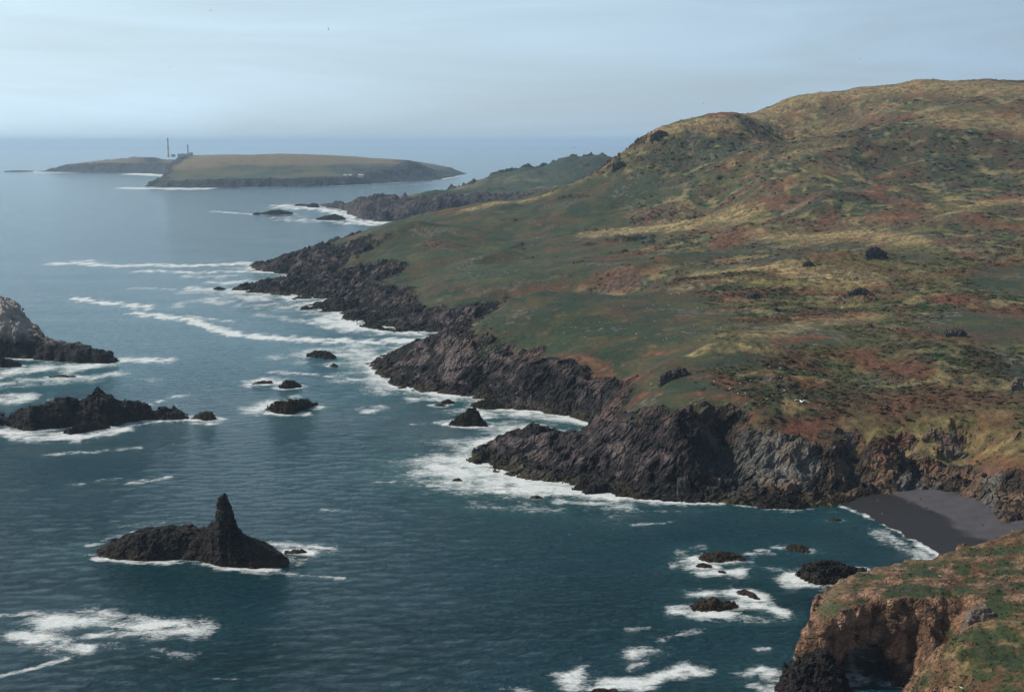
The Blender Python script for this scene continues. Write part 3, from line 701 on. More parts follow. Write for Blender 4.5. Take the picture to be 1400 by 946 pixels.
make_rock('sea_rock', [(365, 557, 560, 3), (378, 550, 565, 6), (392, 547, 567, 8), (404, 547, 566, 10), (418, 547, 561, 10), (433, 551, 555, 4)], M_BROWN, 'broken cluster of dark rock ringed by an oval of foam', seed=14, amp=.9)
make_rock('sea_rock', [(594, 553, 555, 3), (601, 551, 556, 4), (609, 554, 556, 2)], M_BROWN, 'lower of two small brown rocks in the cove, left one', seed=15, amp=.3)
make_rock('sea_rock', [(605, 548, 553, 3), (613, 545, 553, 5), (621, 550, 552, 3)], M_BROWN, 'rounded brown rock in the cove behind a lower one', seed=16, amp=.35)
make_rock('sea_rock', [(615, 579, 582, 5), (628, 568, 583, 9), (641, 559, 583, 11), (650, 558, 583, 11), (657, 570, 583, 8), (665, 580, 583, 4)], M_BLACK, 'big black pointed rock standing in the cove between the two headlands', seed=17, amp=.7)
make_rock('sea_rock', [(646, 552, 557, 6), (658, 547, 559, 8), (672, 548, 560, 8), (688, 553, 559, 5)], M_BROWN, 'flat yellow-brown ledge at the back of the cove', seed=18, amp=.5)
make_rock('sea_rock', [(619, 655, 658, 1.5), (627, 653, 658, 2.5), (632, 656, 658, 1.5)], M_BROWN, 'tiny rock poking through foam off the grey headland tip', seed=19, amp=.25)
make_rock('sea_rock', [(726, 679, 681, 2), (734, 676, 682, 3), (742, 680, 682, 1.5)], M_BROWN, 'small lone brown rock in turquoise water below the grey headland', seed=20, amp=.25)
make_rock('sea_rock', [(782, 668, 670, 3), (793, 661, 671, 5), (802, 666, 671, 4)], M_BLACK, 'small boulder in surf at the foot of the grey headland', seed=21, amp=.4)
make_rock('sea_rock', [(800, 668, 675, 3), (812, 660, 675, 6), (828, 659, 674, 6), (840, 666, 673, 4)], M_BLACK, 'larger boulder in surf at the foot of the grey headland', seed=22, amp=.5)
make_rock('sea_rock', [(842, 677, 679, 3), (853, 672, 680, 4), (862, 677, 680, 3)], M_BROWN, 'flat boulder in white surf below the grey headland cliff', seed=23, amp=.4)
make_rock('sea_rock', [(866, 680, 682, 3), (876, 674, 683, 4), (887, 679, 683, 3)], M_BROWN, 'rightmost surf boulder where the white water ends below the cliff', seed=24, amp=.4)
make_rock('sea_rock', [(925, 680, 684, 4), (927, 655, 684, 5), (940, 650, 684, 6), (945, 672, 685, 5)], M_CRAG, 'square grey block standing at the foot of the brown cliff', seed=25, amp=.4, power=4)
make_rock('sea_rock', [(955, 762, 766, 3), (966, 757, 769, 6), (985, 755, 769, 7), (1005, 757, 766, 6), (1018, 764, 767, 3)], M_BROWN, 'flat-topped brown rock, upper of the two reefs in the bay', seed=26, amp=.4)
make_rock('sea_rock', [(952, 774, 776, 2), (962, 770, 777, 3.5), (973, 773, 777, 2.5)], M_BROWN, 'low brown shelf just below the flat-topped reef rock', seed=27, amp=.3)
make_rock('sea_rock', [(982, 781, 783, 1.5), (988, 779, 784, 2), (993, 782, 784, 1)], M_BROWN, 'tiny brown knob in foam before the flat-topped reef rock', seed=28, amp=.2)
make_rock('sea_rock', [(945, 830, 834, 3), (955, 823, 836, 5), (972, 818, 836, 6), (979, 818, 836, 5), (990, 824, 834, 4), (1006, 824, 831, 3)], M_BROWN, 'broken brown reef smothered in foam, lower reef in the bay', seed=29, amp=.5)
make_rock('sea_rock', [(1008, 810, 813, 3), (1020, 806, 815, 4), (1030, 810, 819, 4), (1037, 817, 820, 2)], M_BROWN, 'dark slab at the upper right of the foam-covered reef', seed=30, amp=.35)
make_rock('sea_rock', [(1074, 750, 752, 2.5), (1085, 745, 754, 5), (1096, 745, 755, 5), (1104, 751, 755, 3)], M_BROWN, 'small lone dome of dark rock in the bay before the beach', seed=31, amp=.35)
make_rock('sea_rock', [(1092, 786, 792, 4), (1102, 773, 798, 8), (1118, 767, 800, 10), (1140, 767, 799, 11), (1155, 772, 797, 9), (1170, 774, 791, 8), (1188, 783, 790, 5)], M_BLACK, 'broad black lumpy rock beside the brown foreground headland', seed=32, amp=.6)
make_rock('sea_rock', [(808, 944, 952, 2), (818, 939, 953, 3), (832, 942, 953, 3), (843, 941, 952, 2.5)], M_BROWN, 'brown rock tips breaking through thick foam at the bottom edge', seed=33, amp=.3)
make_rock('sea_rock', [(1132, 711, 712.5, 2), (1141, 708, 713, 3), (1150, 711, 712.5, 2)], M_BLACK, 'small black rock in dark water at the end of the beach', seed=34, amp=.25)
make_rock('sea_rock', [(293, 395, 396, 6), (299, 392, 397, 8), (308, 395, 396, 6)], M_BLACK, 'little dark rock off the tip of the far black promontory', seed=35, amp=.6)
make_rock('sea_rock', [(358, 292, 293.5, 16), (368, 288, 294, 22), (382, 287, 294, 24), (398, 290, 293.5, 16)], M_BLACK, 'distant low black islet with surf beyond the promontory', 'islet', seed=36, amp=1.2)
make_rock('sea_rock', [(346, 292, 293.5, 10), (352, 291, 294, 12), (358, 292, 293.5, 8)], M_BLACK, 'distant small rock just left of the far low black islet', seed=37, amp=.8)
make_rock('sea_rock', [(433, 299, 301, 14), (446, 295, 301.5, 22), (458, 293, 301.5, 24), (470, 297, 301, 18)], M_BLACK, 'distant dark rock below the cliffs of the middle headland', seed=38, amp=1.2)
make_rock('sea_rock', [(404, 280, 282, 14), (412, 279, 282, 16), (420, 280, 282, 12)], M_BLACK, 'far small rock in surf off the middle headland point', seed=39, amp=1.0)
make_rock('sea_rock', [(422, 280, 283.5, 14), (428, 278, 284, 16), (434, 279, 284, 12)], M_BLACK, 'far dark rock touching the middle headland point', seed=40, amp=1.0)
make_rock('reef', [(8, 234, 235.2, 26), (25, 233.4, 235.2, 34), (44, 233.8, 235.2, 26)], M_BLACK, 'thin dark reef line off the left end of the far island', 'reef', seed=41, amp=1.0)
make_rock('sea_rock', [(68, 514, 516, 3), (85, 512.5, 516, 4), (104, 514, 516, 3)], M_BROWN, 'wave-washed ledge in pale water between the stack and the long islet', seed=42, amp=.3)
make_rock('sea_rock', [(1034, 690, 695, 5), (1052, 676, 696, 8), (1075, 672, 696, 9), (1098, 684, 696, 7)], M_BLACK, 'dark jumbled boulder at the foot of the brown cliff', seed=43, amp=.6)
make_rock('sea_rock', [(1115, 690, 693, 4), (1130, 681, 692, 7), (1150, 676, 690, 8), (1170, 680, 688, 5)], M_BROWN, 'long flat slab at the left end of the black beach', seed=44, amp=.4)

def crag(cols, mat, label, depth=6, amp=.5, seed=0, name='rock_outcrop', power=4, below=1.0):
    uc = sum(c_[0] for c_ in cols) / len(cols); vb = max(c_[2] for c_ in cols)
    h_ = hit(uc, vb)
    cc = [(u, vt, v_, depth * f) for (u, vt, v_, f) in cols]
    return make_rock(name, cc, mat, label, 'rock', base_z=(h_[1], h_[2]), amp=amp, seed=seed, sub=2.5, power=power, ends=5)
crag([(1184, 346, 353, .6), (1188, 339, 354, .9), (1197, 337, 354, 1), (1204, 341, 353, .8), (1212, 345, 352, .6)], M_CRAG, 'upright purple-grey crag standing alone on the upper right moor', 5, .6, 50)
crag([(1098, 360, 365, .6), (1105, 355, 365, 1), (1112, 361, 365, .6)], M_CRAG, 'small grey knob of rock on the tan grass mound', 4, .4, 51)
crag([(902, 515, 519, .5), (912, 507, 518, .9), (925, 503, 516, 1), (936, 502, 513, .8), (942, 508, 512, .5)], M_CRAG, 'long dark outcrop on the turf above the grey headland cliff', 3.5, .45, 52)
crag([(1382, 526, 532, .7), (1389, 515, 532, 1), (1397, 516, 532, .8)], M_BOULDER, 'dark pale-capped boulder in scrub at the right edge', 3.5, .35, 53, 'boulder')
crag([(1290, 455, 460, .7), (1302, 451, 460, 1), (1316, 449, 460, 1), (1322, 456, 460, .6)], M_CRAG, 'low pale outcrop among dark scrub on the right slope', 4, .5, 54)
crag([(838, 226, 232, .8), (847, 220, 232, 1), (855, 224, 231, .7)], M_CRAG, 'dark rock knob on the steep skyline of the big hill', 9, .8, 56)
crag([(890, 186, 190, .7), (902, 178, 190, 1), (912, 182, 189, .6)], M_CRAG, 'rock step on the shoulder of the big hill skyline', 10, .9, 57)
crag([(1020, 405, 409, .7), (1032, 399, 409, 1), (1044, 404, 409, .7)], M_CRAG, 'grey stones beside the dark bush line mid-slope', 4, .4, 58)
crag([(1160, 399, 404, .6), (1176, 392, 404, 1), (1188, 397, 404, .7)], M_CRAG, 'flat grey stones on the moor below the upright crag', 4, .4, 59)
crag([(955, 551, 556, .6), (963, 547, 556, 1), (972, 551, 556, .6)], M_CRAG, 'small grey stone at the lip of the grassy cliff top', 2, .25, 60)

# ------------------------------------------------------------------ foreground headland with the sea cave
hc = [(51, 251), (53, 246.5), (56.5, 244.8), (60.5, 246), (66, 247.5), (71, 245.5), (69.5, 240), (61, 233), (50, 222), (42, 200), (38, 178), (44, 160), (190, 160), (190, 330), (132, 312), (112, 296), (95, 288), (78, 281), (63, 274), (55, 263)]
hw = [4, 3, 3, 3, 3, 4, 5, 9, 12, 14, 16, 20, 30, 30, 14, 12, 10, 9, 6, 4]
head_coast = [(x, y, w_, w_ * 1.0, -.6) for (x, y), w_ in zip(hc, hw)]
hp = [tuple(at_y(*a)) for a in [(1112, 842, 252), (1130, 818, 257), (1180, 798, 262), (1250, 777, 267), (1330, 751, 274), (1400, 724, 280), (1460, 700, 288), (1150, 832, 249), (1200, 812, 252), (1235, 812, 251), (1290, 808, 250), (1255, 868, 241), (1243, 905, 238),
                              (1300, 858, 237), (1350, 848, 237), (1400, 845, 236), (1300, 900, 226), (1390, 900, 222), (1285, 946, 222), (1340, 946, 214), (1400, 946, 208), (1340, 790, 258), (1400, 778, 258)]]
hp += [(54, 222, 4), (60, 205, 7), (90, 180, 13), (110, 170, 18), (130, 220, 21), (140, 270, 20), (170, 250, 24), (160, 300, 20), (170, 180, 26)]
HEAD_TPS = TPS(hp, sc=100.0)
hs = .42
hx = np.arange(41, 150, hs, dtype=F32); hy = np.arange(186, 312, hs, dtype=F32); hz = np.arange(-2.2, 27, hs, dtype=F32)
A, B = np.meshgrid(hx, hy, indexing='ij')
Hh, hd, hw_, _ = land_height(A.ravel(), B.ravel(), head_coast, HEAD_TPS, 1.5)
# gully in the wall and rough ledges
def gauss_line(x, y, x1, y1, x2, y2, r):
    ex, ey = x2 - x1, y2 - y1; t = np.clip(((x - x1) * ex + (y - y1) * ey) / (ex * ex + ey * ey), 0, 1)
    return np.exp(-((x - x1 - t * ex) ** 2 + (y - y1 - t * ey) ** 2) / (r * r))
ax_, by_ = A.ravel(), B.ravel()
Hh = Hh - 4.5 * gauss_line(ax_, by_, 79, 246, 76, 238, 3.0) - 2.0 * gauss_line(ax_, by_, 66, 250, 66, 246, 1.5)
Hh = Hh + sstep(2, 8, hd) * (fbm2(ax_ / 9, by_ / 9, 4, 301) * .8 + fbm2(ax_ / 2.2, by_ / 2.2, 3, 305) * .3)
Hh2 = Hh.reshape(A.shape)
g1, g2 = np.gradient(Hh2, hs); inv = 1 / np.sqrt(1 + g1 ** 2 + g2 ** 2)
F = ((hz[None, None, :] - Hh2[..., None]) * inv[..., None]).astype(F32)
cosn = inv
# sea cave running through under the grass cap
def ell(cx, cy, cz, rx, ry, rz):
    return ((np.sqrt(((A[..., None] - cx) / rx) ** 2 + ((B[..., None] - cy) / ry) ** 2 + ((hz[None, None, :] - cz) / rz) ** 2) - 1) * min(rx, rz)).astype(F32)
cave = np.minimum(np.minimum(ell(65, 250.5, 0, 5.0, 9, 8.0), ell(67, 274, -.5, 4.6, 26, 6.0)), ell(62.5, 246, 1.0, 3.4, 4.0, 10.0))
F = np.maximum(F, -cave)
k = np.nonzero(np.abs(F) < 2.0)
X_, Y_, Z_ = hx[k[0]], hy[k[1]], hz[k[2]]
steep = sstep(.86, .55, inv[k[0], k[1]]) ; steep = np.maximum(steep, sstep(1.2, .2, np.abs(cave[k])))
flute = fbm3(X_ / 2.2, Y_ / 2.2, Z_ / 9.0, 3, 321)
bv, be = blocks3(X_ / 2.4, Y_ / 2.4, Z_ / 2.0, 5); bv2, _ = blocks3(X_ / 1.0, Y_ / 1.0, Z_ / .9, 6)
F[k] += (.15 + .85 * steep) * (flute * .9 + fbm3(X_ / 4, Y_ / 4, Z_ / 4, 3, 325) * .8 + (bv - .5) * .8 + (bv2 - .5) * .4) * .9
F[:, :, 0] = np.maximum(F[:, :, 0], .01); F[0] = F[-1] = 1; F[:, 0] = F[:, -1] = 1; F[:, :, -1] = 1
Vh, Qh = surface_nets(F, (hx[0], hy[0], hz[0]), hs)
# face normals -> rock mask
def vnormals(Vv, Q):
    n = np.cross(Vv[Q[:, 2]] - Vv[Q[:, 0]], Vv[Q[:, 3]] - Vv[Q[:, 1]])
    vn = np.zeros_like(Vv)
    for i in range(4): np.add.at(vn, Q[:, i], n)
    return vn / (np.linalg.norm(vn, axis=1)[:, None] + 1e-9)
vn = vnormals(Vh, Qh)
ix = np.clip(((Vh[:, 0] - hx[0]) / hs).round().astype(int), 0, len(hx) - 1); iy = np.clip(((Vh[:, 1] - hy[0]) / hs).round().astype(int), 0, len(hy) - 1)
hinv = inv[ix, iy]; hdd = hd.reshape(A.shape)[ix, iy]; hww = hw_.reshape(A.shape)[ix, iy]; topz = Hh2[ix, iy]
x, y, zv = Vh[:, 0].astype(F32), Vh[:, 1].astype(F32), Vh[:, 2].astype(F32)
f1 = fbm2(x / 12, y / 12, 4, 331); f2 = fbm2(x / 3.5, y / 3.5, 4, 335); f3 = fbm3(x / 2.5, y / 2.5, zv / 2.5, 4, 339); f4 = fbm2(x / 6, y / 6, 4, 343)
rk = np.maximum(sstep(.80, .62, hinv + .08 * f2), sstep(1.6, 3.0, topz - zv))
rk = np.maximum(rk, sstep(.55, .30, vn[:, 2]))
rk = np.maximum(rk, sstep(1.25, .95, hdd / hww + .25 * f2) * sstep(228, 240, y))
seam = sstep(-.05, .3, f4 + .3 * f2) * sstep(290, 262, y) * sstep(112, 84, x) * sstep(232, 242, y)
rk = np.maximum(rk, seam * .9)
gcol = mix(PAL['green'] * .95, PAL['turf'], sstep(-.2, .3, f1)[:, None])
gcol = mix(gcol, PAL['olive'], (sstep(.0, .4, f4) * .6)[:, None])
gcol = mix(gcol, PAL['rust'] * .9, (sstep(.1, .45, f2 * .6 - f1 * .7) * .65)[:, None])
gcol = mix(gcol, PAL['tan'] * 1.0, (sstep(.15, .45, f2 * .7 + f4 * .6) * .75)[:, None])
gcol = mix(gcol, PAL['tan'] * .95, (gauss_line(x, y, 80, 274, 112, 294, 3.2) * sstep(-.6, .1, f2) * .9)[:, None])
gcol = mix(gcol, PAL['red'], (gauss_line(x, y, 80, 258, 100, 272, 6) * sstep(-.1, .3, f2) * .7)[:, None])
gcol = mix(gcol, PAL['pale'] * 1.1, (gauss_line(x, y, 54, 254, 60, 262, 5) * .6)[:, None])
rcol = mix(np.array((.085, .050, .033), F32), np.array((.25, .138, .082), F32), sstep(-.3, .35, f3)[:, None])
rcol = mix(rcol, np.array((.34, .215, .15), F32), (sstep(.1, .45, f3 * .6 + f2 * .6) * .6)[:, None])
rcol = mix(rcol, np.array((.045, .035, .030), F32), (sstep(5.5, 2.0, zv + 2 * f3) * .75)[:, None])
f5 = fbm2(x / 1.1, y / 1.3, 3, 351)
gcol = mix(gcol, PAL['brown'] * 1.1, (sstep(.0, .4, f5 * .7 + f2 * .4) * .55)[:, None])
gcol = mix(gcol, PAL['tan'] * .9, (sstep(.22, .5, -f5 * .7 + f4 * .4) * .5)[:, None])
gcol = mix(gcol, PAL['dark'], (sstep(.2, .5, -f5 * .5 - f2 * .6) * .5)[:, None])
gcol = gcol * np.array((.80, .74, .66), F32)
cl = np.clip(mix(gcol, rcol, rk[:, None]), .004, .8)
isr = rk[Qh].mean(1) > .5
for nm, sel in (('headland', ~isr), ('headland_cliff', isr)):
    vv, qq, cc, rr = compact(Vh, Qh[sel], cl, rk)
    tag(link_mesh(nm, vv, qq, mat=M_HEAD, smooth=(nm == 'headland'), attrs={'rock': rr}, cols={'Col': cc}), kind='structure')

def head_hit(u, v):
    ts = np.arange(190, 330, .2); dr = ray(u, v); px, py, pz = dr[0] * ts, dr[1] * ts, CAMH + dr[2] * ts
    i = np.clip(((px - hx[0]) / hs).round().astype(int), 0, len(hx) - 1); j = np.clip(((py - hy[0]) / hs).round().astype(int), 0, len(hy) - 1)
    m = pz < Hh2[i, j]; k_ = int(np.argmax(m)); return np.array([px[k_], py[k_], float(Hh2[i[k_], j[k_]])])

make_rock('black_rocks', [(1062, 938, 946, 3), (1072, 918, 955, 6), (1082, 906, 960, 8), (1095, 898, 962, 9), (1112, 888, 963, 9), (1128, 886, 964, 8), (1142, 899, 964, 5.5), (1152, 918, 963, 4), (1160, 932, 962, 3)], M_BLACK, 'heap of black rock at the seaward foot of the brown headland', 'rocks', seed=61, amp=.6, cell=.25)
bh = head_hit(1340, 850)
make_rock('boulder', [(1322, 846, 850, 2.2), (1327, 834, 850, 3.2), (1338, 826, 850, 3.8), (1349, 825, 848, 3.4), (1357, 834, 845, 2.2)], M_BOULDER, 'weathered grey-brown boulder resting on the foreground grass slope', base_z=(bh[1], bh[2] - .2), seed=62, amp=.3, cell=.13, power=3.2, blocky=.5)

# ------------------------------------------------------------------ sea
sx = axis([(-40000, -4000, 9000, 1500), (-4000, -700, 300, 20), (-700, -270, 8, 2), (-270, 140, 1.0, 1.0), (140, 240, 1.5, 4), (240, 1000, 20, 120), (1000, 5000, 200, 1500), (5000, 40000, 2500, 9000)])
sy = axis([(-2000, 150, 400, 40), (150, 232, 12, 2), (232, 740, 1.0, 1.05), (740, 1180, 1.1, 2.2), (1180, 2300, 3, 9), (2300, 4700, 10, 25), (4700, 9000, 60, 500), (9000, 32000, 900, 5000)])
SX, SY = np.meshgrid(sx, sy); x, y = SX.ravel(), SY.ravel()
foam = np.zeros(len(x), F32); aer = np.zeros(len(x), F32)
near = np.nonzero((x > -720) & (x < 240) & (y > 225) & (y < 1300))[0]
nx_, ny_ = x[near], y[near]
sw = fbm2(nx_ / 26, ny_ / 18, 5, 401); sw2 = fbm2(nx_ / 7, ny_ / 5, 4, 405)
df, ae = np.zeros(len(near), F32), np.zeros(len(near), F32)
# coasts
dm, _ = poly_sd(nx_, ny_, main_coast); dh, _ = poly_sd(nx_, ny_, head_coast)
dm = -dm; dh = -dh
expo = sstep(100, 30, nx_ - (ny_ - 400) * .2) * .75 + .25
calm = sstep(55, 30, nx_ - (ny_ - 380) * .2)
df = np.maximum(df, (np.exp(-np.maximum(dm - 1.0, 0) / (3.5 + 3 * calm)) * (.92 + .55 * sw) * (.35 + .65 * calm)))
df = np.maximum(df, np.exp(-np.maximum(dm, 0) / 24) * (.68 + .75 * sw) * calm)
ae = np.maximum(ae, np.exp(-np.maximum(dm, 0) / 26) * .7 * calm)
df = np.maximum(df, np.exp(-np.maximum(dh, 0) / 2.5) * (.45 + .5 * sw2))
for fx, fy, fr in ROCKFOOT:
    if fy > 1300: continue
    k = np.nonzero((np.abs(nx_ - fx) < fr + 45) & (np.abs(ny_ - fy) < fr + 45))[0]
    if not len(k): continue
    dd = np.hypot(nx_[k] - fx, ny_[k] - fy) - fr
    reach = 1.6 + fr * .28
    df[k] = np.maximum(df[k], np.exp(-np.maximum(dd - .3, 0) / reach) * (.72 + 1.0 * sw[k] + .35 * sw2[k]) * (.3 if fx > 80 and fy > 345 else 1.0))
    ae[k] = np.maximum(ae[k], np.exp(-np.maximum(dd, 0) / (reach * 3)) * .45)
# rafts, streaks and wash seen in the picture: px polylines on the water, half-width in px across, level, aeration
def streak(pts, wpx, lev, air=.3, soft=1.6, xs_=nx_, ys_=ny_, D=None, Aq=None):
    D = df if D is None else D; Aq = ae if Aq is None else Aq
    Pw = [W(*p) for p in pts]
    sc = np.hypot(*Pw[0]) / FPX
    ry = wpx * sc * (np.hypot(*Pw[0]) / CAMH); rx = wpx * sc * 2.4
    bb = max(rx, ry) * 3
    k = np.nonzero((xs_ > min(p[0] for p in Pw) - bb) & (xs_ < max(p[0] for p in Pw) + bb) & (ys_ > min(p[1] for p in Pw) - bb) & (ys_ < max(p[1] for p in Pw) + bb))[0]
    if not len(k): return
    px, py = xs_[k] / rx, ys_[k] / ry
    px = px + fbm2(xs_[k] / (rx * 2.2), ys_[k] / (ry * 2.2), 4, 411) * .8; py = py + fbm2(xs_[k] / (rx * 2.2), ys_[k] / (ry * 2.2), 4, 415) * .8
    q = np.full(len(k), 1e9, F32)
    Pn = [np.array([p[0] / rx, p[1] / ry]) for p in Pw]
    if len(Pn) == 1: Pn.append(Pn[0] + 1e-3)
    for a, b in zip(Pn[:-1], Pn[1:]):
        e = b - a; t = np.clip(((px - a[0]) * e[0] + (py - a[1]) * e[1]) / (e @ e + 1e-9), 0, 1)
        q = np.minimum(q, np.hypot(px - a[0] - t * e[0], py - a[1] - t * e[1]))
    mod = .98 + .70 * fbm2(xs_[k] / (rx * 1.6 + 4), ys_[k] / (ry * .9 + 2), 4, 419)
    D[k] = np.maximum(D[k], np.exp(-(q / soft * (1.25 if air <= .35 else 1.05)) ** 1.7) * lev * (1 if air <= .35 else 1.12) * np.clip(mod, .3, 1.18))
    Aq[k] = np.maximum(Aq[k], np.exp(-(q / (soft * 1.8)) ** 2) * air)
S = streak
S([(66, 361), (110, 360), (160, 364), (210, 362), (250, 364), (340, 360)], 2.0, .95); S([(95, 358), (130, 356)], 1.5, .8); S([(180, 372), (215, 370), (260, 373), (335, 371)], 2.2, .75); S([(250, 378), (330, 378)], 3, .6)
S([(101, 408), (130, 413), (180, 418), (206, 421)], 2.2, 1.0); S([(182, 428), (225, 433), (262, 437), (300, 452), (330, 458), (385, 463), (450, 466), (520, 467), (572, 464)], 2.6, 1.05); S([(255, 432), (320, 440)], 1.6, .7)
S([(180, 394), (240, 396)], 2, .55); S([(250, 415), (320, 408)], 7, .60); S([(255, 395), (330, 402), (390, 412)], 6, .70); S([(330, 416), (400, 420)], 5, .6); S([(350, 432), (440, 440)], 5, .55)
S([(440, 436), (480, 447)], 5, .95, .6); S([(430, 440), (520, 452)], 5, .75, .6); S([(390, 378), (396, 384)], 3, 1.0); S([(400, 418), (450, 416)], 3, .7); S([(470, 446), (580, 458)], 2, .9)
S([(290, 385), (340, 388)], 4, .7); S([(395, 486), (500, 482)], 8, .60, .5); S([(480, 475), (510, 500), (525, 525)], 9, .68, .7); S([(370, 508), (430, 512), (500, 520)], 2, .75); S([(560, 545), (640, 546)], 4, .65, .5)
S([(150, 494), (190, 492), (232, 494)], 3.5, .95); S([(0, 510), (60, 503), (140, 500)], 6, .78, .8); S([(0, 525), (80, 520), (160, 512)], 6, .62, .7); S([(0, 543), (40, 545)], 5, .75, .5); S([(190, 518), (215, 520)], 3, .5)
S([(0, 590), (60, 598), (110, 598), (170, 587)], 4.5, .92, .6); S([(180, 576), (260, 572), (290, 577)], 3.5, .85, .5); S([(205, 553), (240, 541), (255, 541)], 2.5, .65); S([(60, 622), (190, 612)], 3, .55); S([(180, 660), (228, 653)], 3, .68); S([(100, 662), (160, 655)], 3, .45)
S([(345, 560), (370, 553), (395, 546)], 6, .82, .5); S([(365, 565), (420, 566)], 3, .85); S([(345, 523), (380, 522)], 4.5, .85, .4); S([(500, 562), (520, 557)], 5, .78); S([(600, 576), (625, 578)], 4, .8); S([(560, 580), (600, 578)], 3, .45); S([(650, 567), (720, 566)], 5, .80, .6); S([(670, 580), (700, 578)], 3, .5)
S([(645, 610), (620, 625), (570, 628)], 5, .75, .6); S([(575, 640), (620, 648), (690, 658)], 11, .78, .95); S([(600, 665), (660, 670), (740, 675)], 7, .70, 1.0); S([(660, 648), (720, 660), (790, 672)], 5, .98, .9); S([(700, 668), (800, 675), (870, 682), (930, 686)], 4, 1.02, .9); S([(760, 685), (860, 692)], 4, .62, .8); S([(650, 690), (760, 696)], 6, .42, .7)
S([(935, 688), (990, 688)], 2, .85); S([(1000, 690), (1060, 695)], 1.5, .6); S([(850, 697), (960, 700)], 3, .42); S([(865, 718), (915, 714)], 2.5, .55); S([(500, 660), (540, 658)], 2, .5); S([(440, 697), (470, 699)], 2, .6); S([(700, 632), (760, 640)], 2, .2)
S([(120, 745), (160, 735), (210, 722)], 3.5, .72); S([(130, 762), (190, 770), (240, 768)], 3, .88); S([(240, 765), (265, 760), (300, 777), (380, 779)], 3, .95); S([(370, 742), (420, 748), (448, 750)], 5, .75); S([(400, 765), (430, 760)], 4, .62); S([(340, 782), (470, 790)], 3, .55); S([(160, 720), (225, 716)], 3, .5)
S([(60, 852), (120, 846), (170, 850), (255, 860)], 12, .98, .25); S([(30, 868), (80, 880), (110, 888)], 9, .95, .2); S([(120, 868), (240, 864)], 5, .75, .2); S([(0, 923), (40, 915), (90, 900)], 3, .8, .1); S([(150, 882), (260, 898)], 7, .50, .1); S([(0, 840), (60, 838)], 5, .6, .1); S([(290, 925), (345, 930)], 3, .45, .1)
S([(780, 928), (812, 940), (860, 934), (905, 924), (950, 914)], 9, 1.05, .15); S([(795, 920), (800, 912)], 5, .7, .1); S([(875, 893), (892, 890)], 8, .85, .15); S([(868, 862), (888, 858)], 6, .62, .1); S([(890, 875), (960, 862)], 6, .50, .1); S([(690, 942), (720, 944)], 4, .7, .1); S([(880, 905), (860, 915)], 4, .6, .1)
S([(935, 770), (960, 782), (1010, 785)], 5, .70, .6); S([(920, 775), (935, 750), (960, 748)], 4, .5, .4); S([(985, 783), (1015, 782)], 4, .95, .5); S([(1020, 758), (1055, 756)], 3, .6, .4); S([(1020, 775), (1065, 778)], 4, .5, .5); S([(1035, 752), (1050, 752)], 2, .7)
S([(925, 835), (960, 842), (1000, 838)], 5, .98, .6); S([(945, 812), (1000, 808), (1010, 812)], 5, .78, .6); S([(1000, 826), (1050, 828), (1070, 838)], 5, .90, .7); S([(985, 845), (1060, 845)], 4, .6, .7); S([(1075, 800), (1100, 797), (1120, 802)], 4, .80, .5); S([(1058, 748), (1065, 748)], 3, .8)
S([(1035, 887), (1048, 886)], 3, .9, .3); S([(1020, 920), (1045, 915), (1060, 925)], 6, .72, .5); S([(1030, 935), (1060, 940)], 5, .6, .5); S([(1075, 890), (1090, 900)], 2, .5)
S([(1150, 692), (1182, 705), (1222, 722), (1262, 745), (1306, 768), (1400, 830)], 2.2, .82, .3); S([(1262, 748), (1285, 758), (1306, 771)], 3.5, 1.05, .3); S([(1205, 728), (1240, 748), (1275, 768)], 6.5, .66, .35); S([(1225, 745), (1260, 765)], 4, .60, .3); S([(1100, 700), (1160, 700)], 2, .35)
S([(1163, 889), (1165, 905), (1168, 918)], 1.6, 1.1, .4); S([(1157, 924), (1170, 921), (1182, 930)], 2.0, 1.1, .4); S([(1176, 917), (1184, 920)], 1.6, .9, .3)
foam[near] = df; aer[near] = ae
far = np.nonzero((y >= 1300) & (y < 5000) & (np.abs(x) < 1900))[0]
fx_, fy_ = x[far], y[far]; fdf = np.zeros(len(far), F32); fae = np.zeros(len(far), F32)
for cst, rr_ in ((mc, 9), (fc_, 18)):
    dd, _ = poly_sd(fx_, fy_, cst); dd = -dd
    fdf = np.maximum(fdf, np.exp(-np.maximum(dd, 0) / rr_) * (.85 + .6 * fbm2(fx_ / 90, fy_ / 60, 3, 421)))
for fx, fy, fr in ROCKFOOT:
    if fy < 1300: continue
    dd = np.hypot(fx_ - fx, fy_ - fy) - fr; fdf = np.maximum(fdf, np.exp(-np.maximum(dd, 0) / (fr * .5)) * .85)
kw = dict(xs_=fx_, ys_=fy_, D=fdf, Aq=fae)
S([(160, 257), (200, 258), (250, 258.5), (290, 258)], 1.1, 1.0, **kw); S([(180, 237), (215, 238), (245, 240)], 1.5, 1.2, **kw); S([(40, 235.5), (85, 236)], .8, 1.0, **kw); S([(380, 282), (440, 286), (500, 303), (530, 306)], 2.5, .9, **kw); S([(380, 300), (470, 304)], 2.5, .65, **kw); S([(470, 289), (476, 294)], 2, 1.1, **kw)
S([(370, 298), (420, 296)], 1.5, .6, **kw); S([(290, 289), (345, 293)], 1, .75, **kw); S([(500, 258), (640, 246)], 2.5, .45, **kw); S([(470, 305), (525, 308)], 1.5, .9, **kw); S([(370, 281), (420, 282)], 1, .8, **kw)
foam[far] = fdf
wav = sstep(1500, 500, y) * (fbm2(x / 13, y / 11, 4, 431) * .07 + n2(x / 5.5, y / 3.2, 437) * .10)
q = grid_faces(len(sx), len(sy))
Vs = np.stack([x, y, wav], 1)
deep_in = np.zeros(len(x), bool); deep_in[near] = (dm < -14) & (nx_ > -200)
q = q[~deep_in[q].all(1)]
vv, qq, a1, a2 = compact(Vs, q, foam, aer)
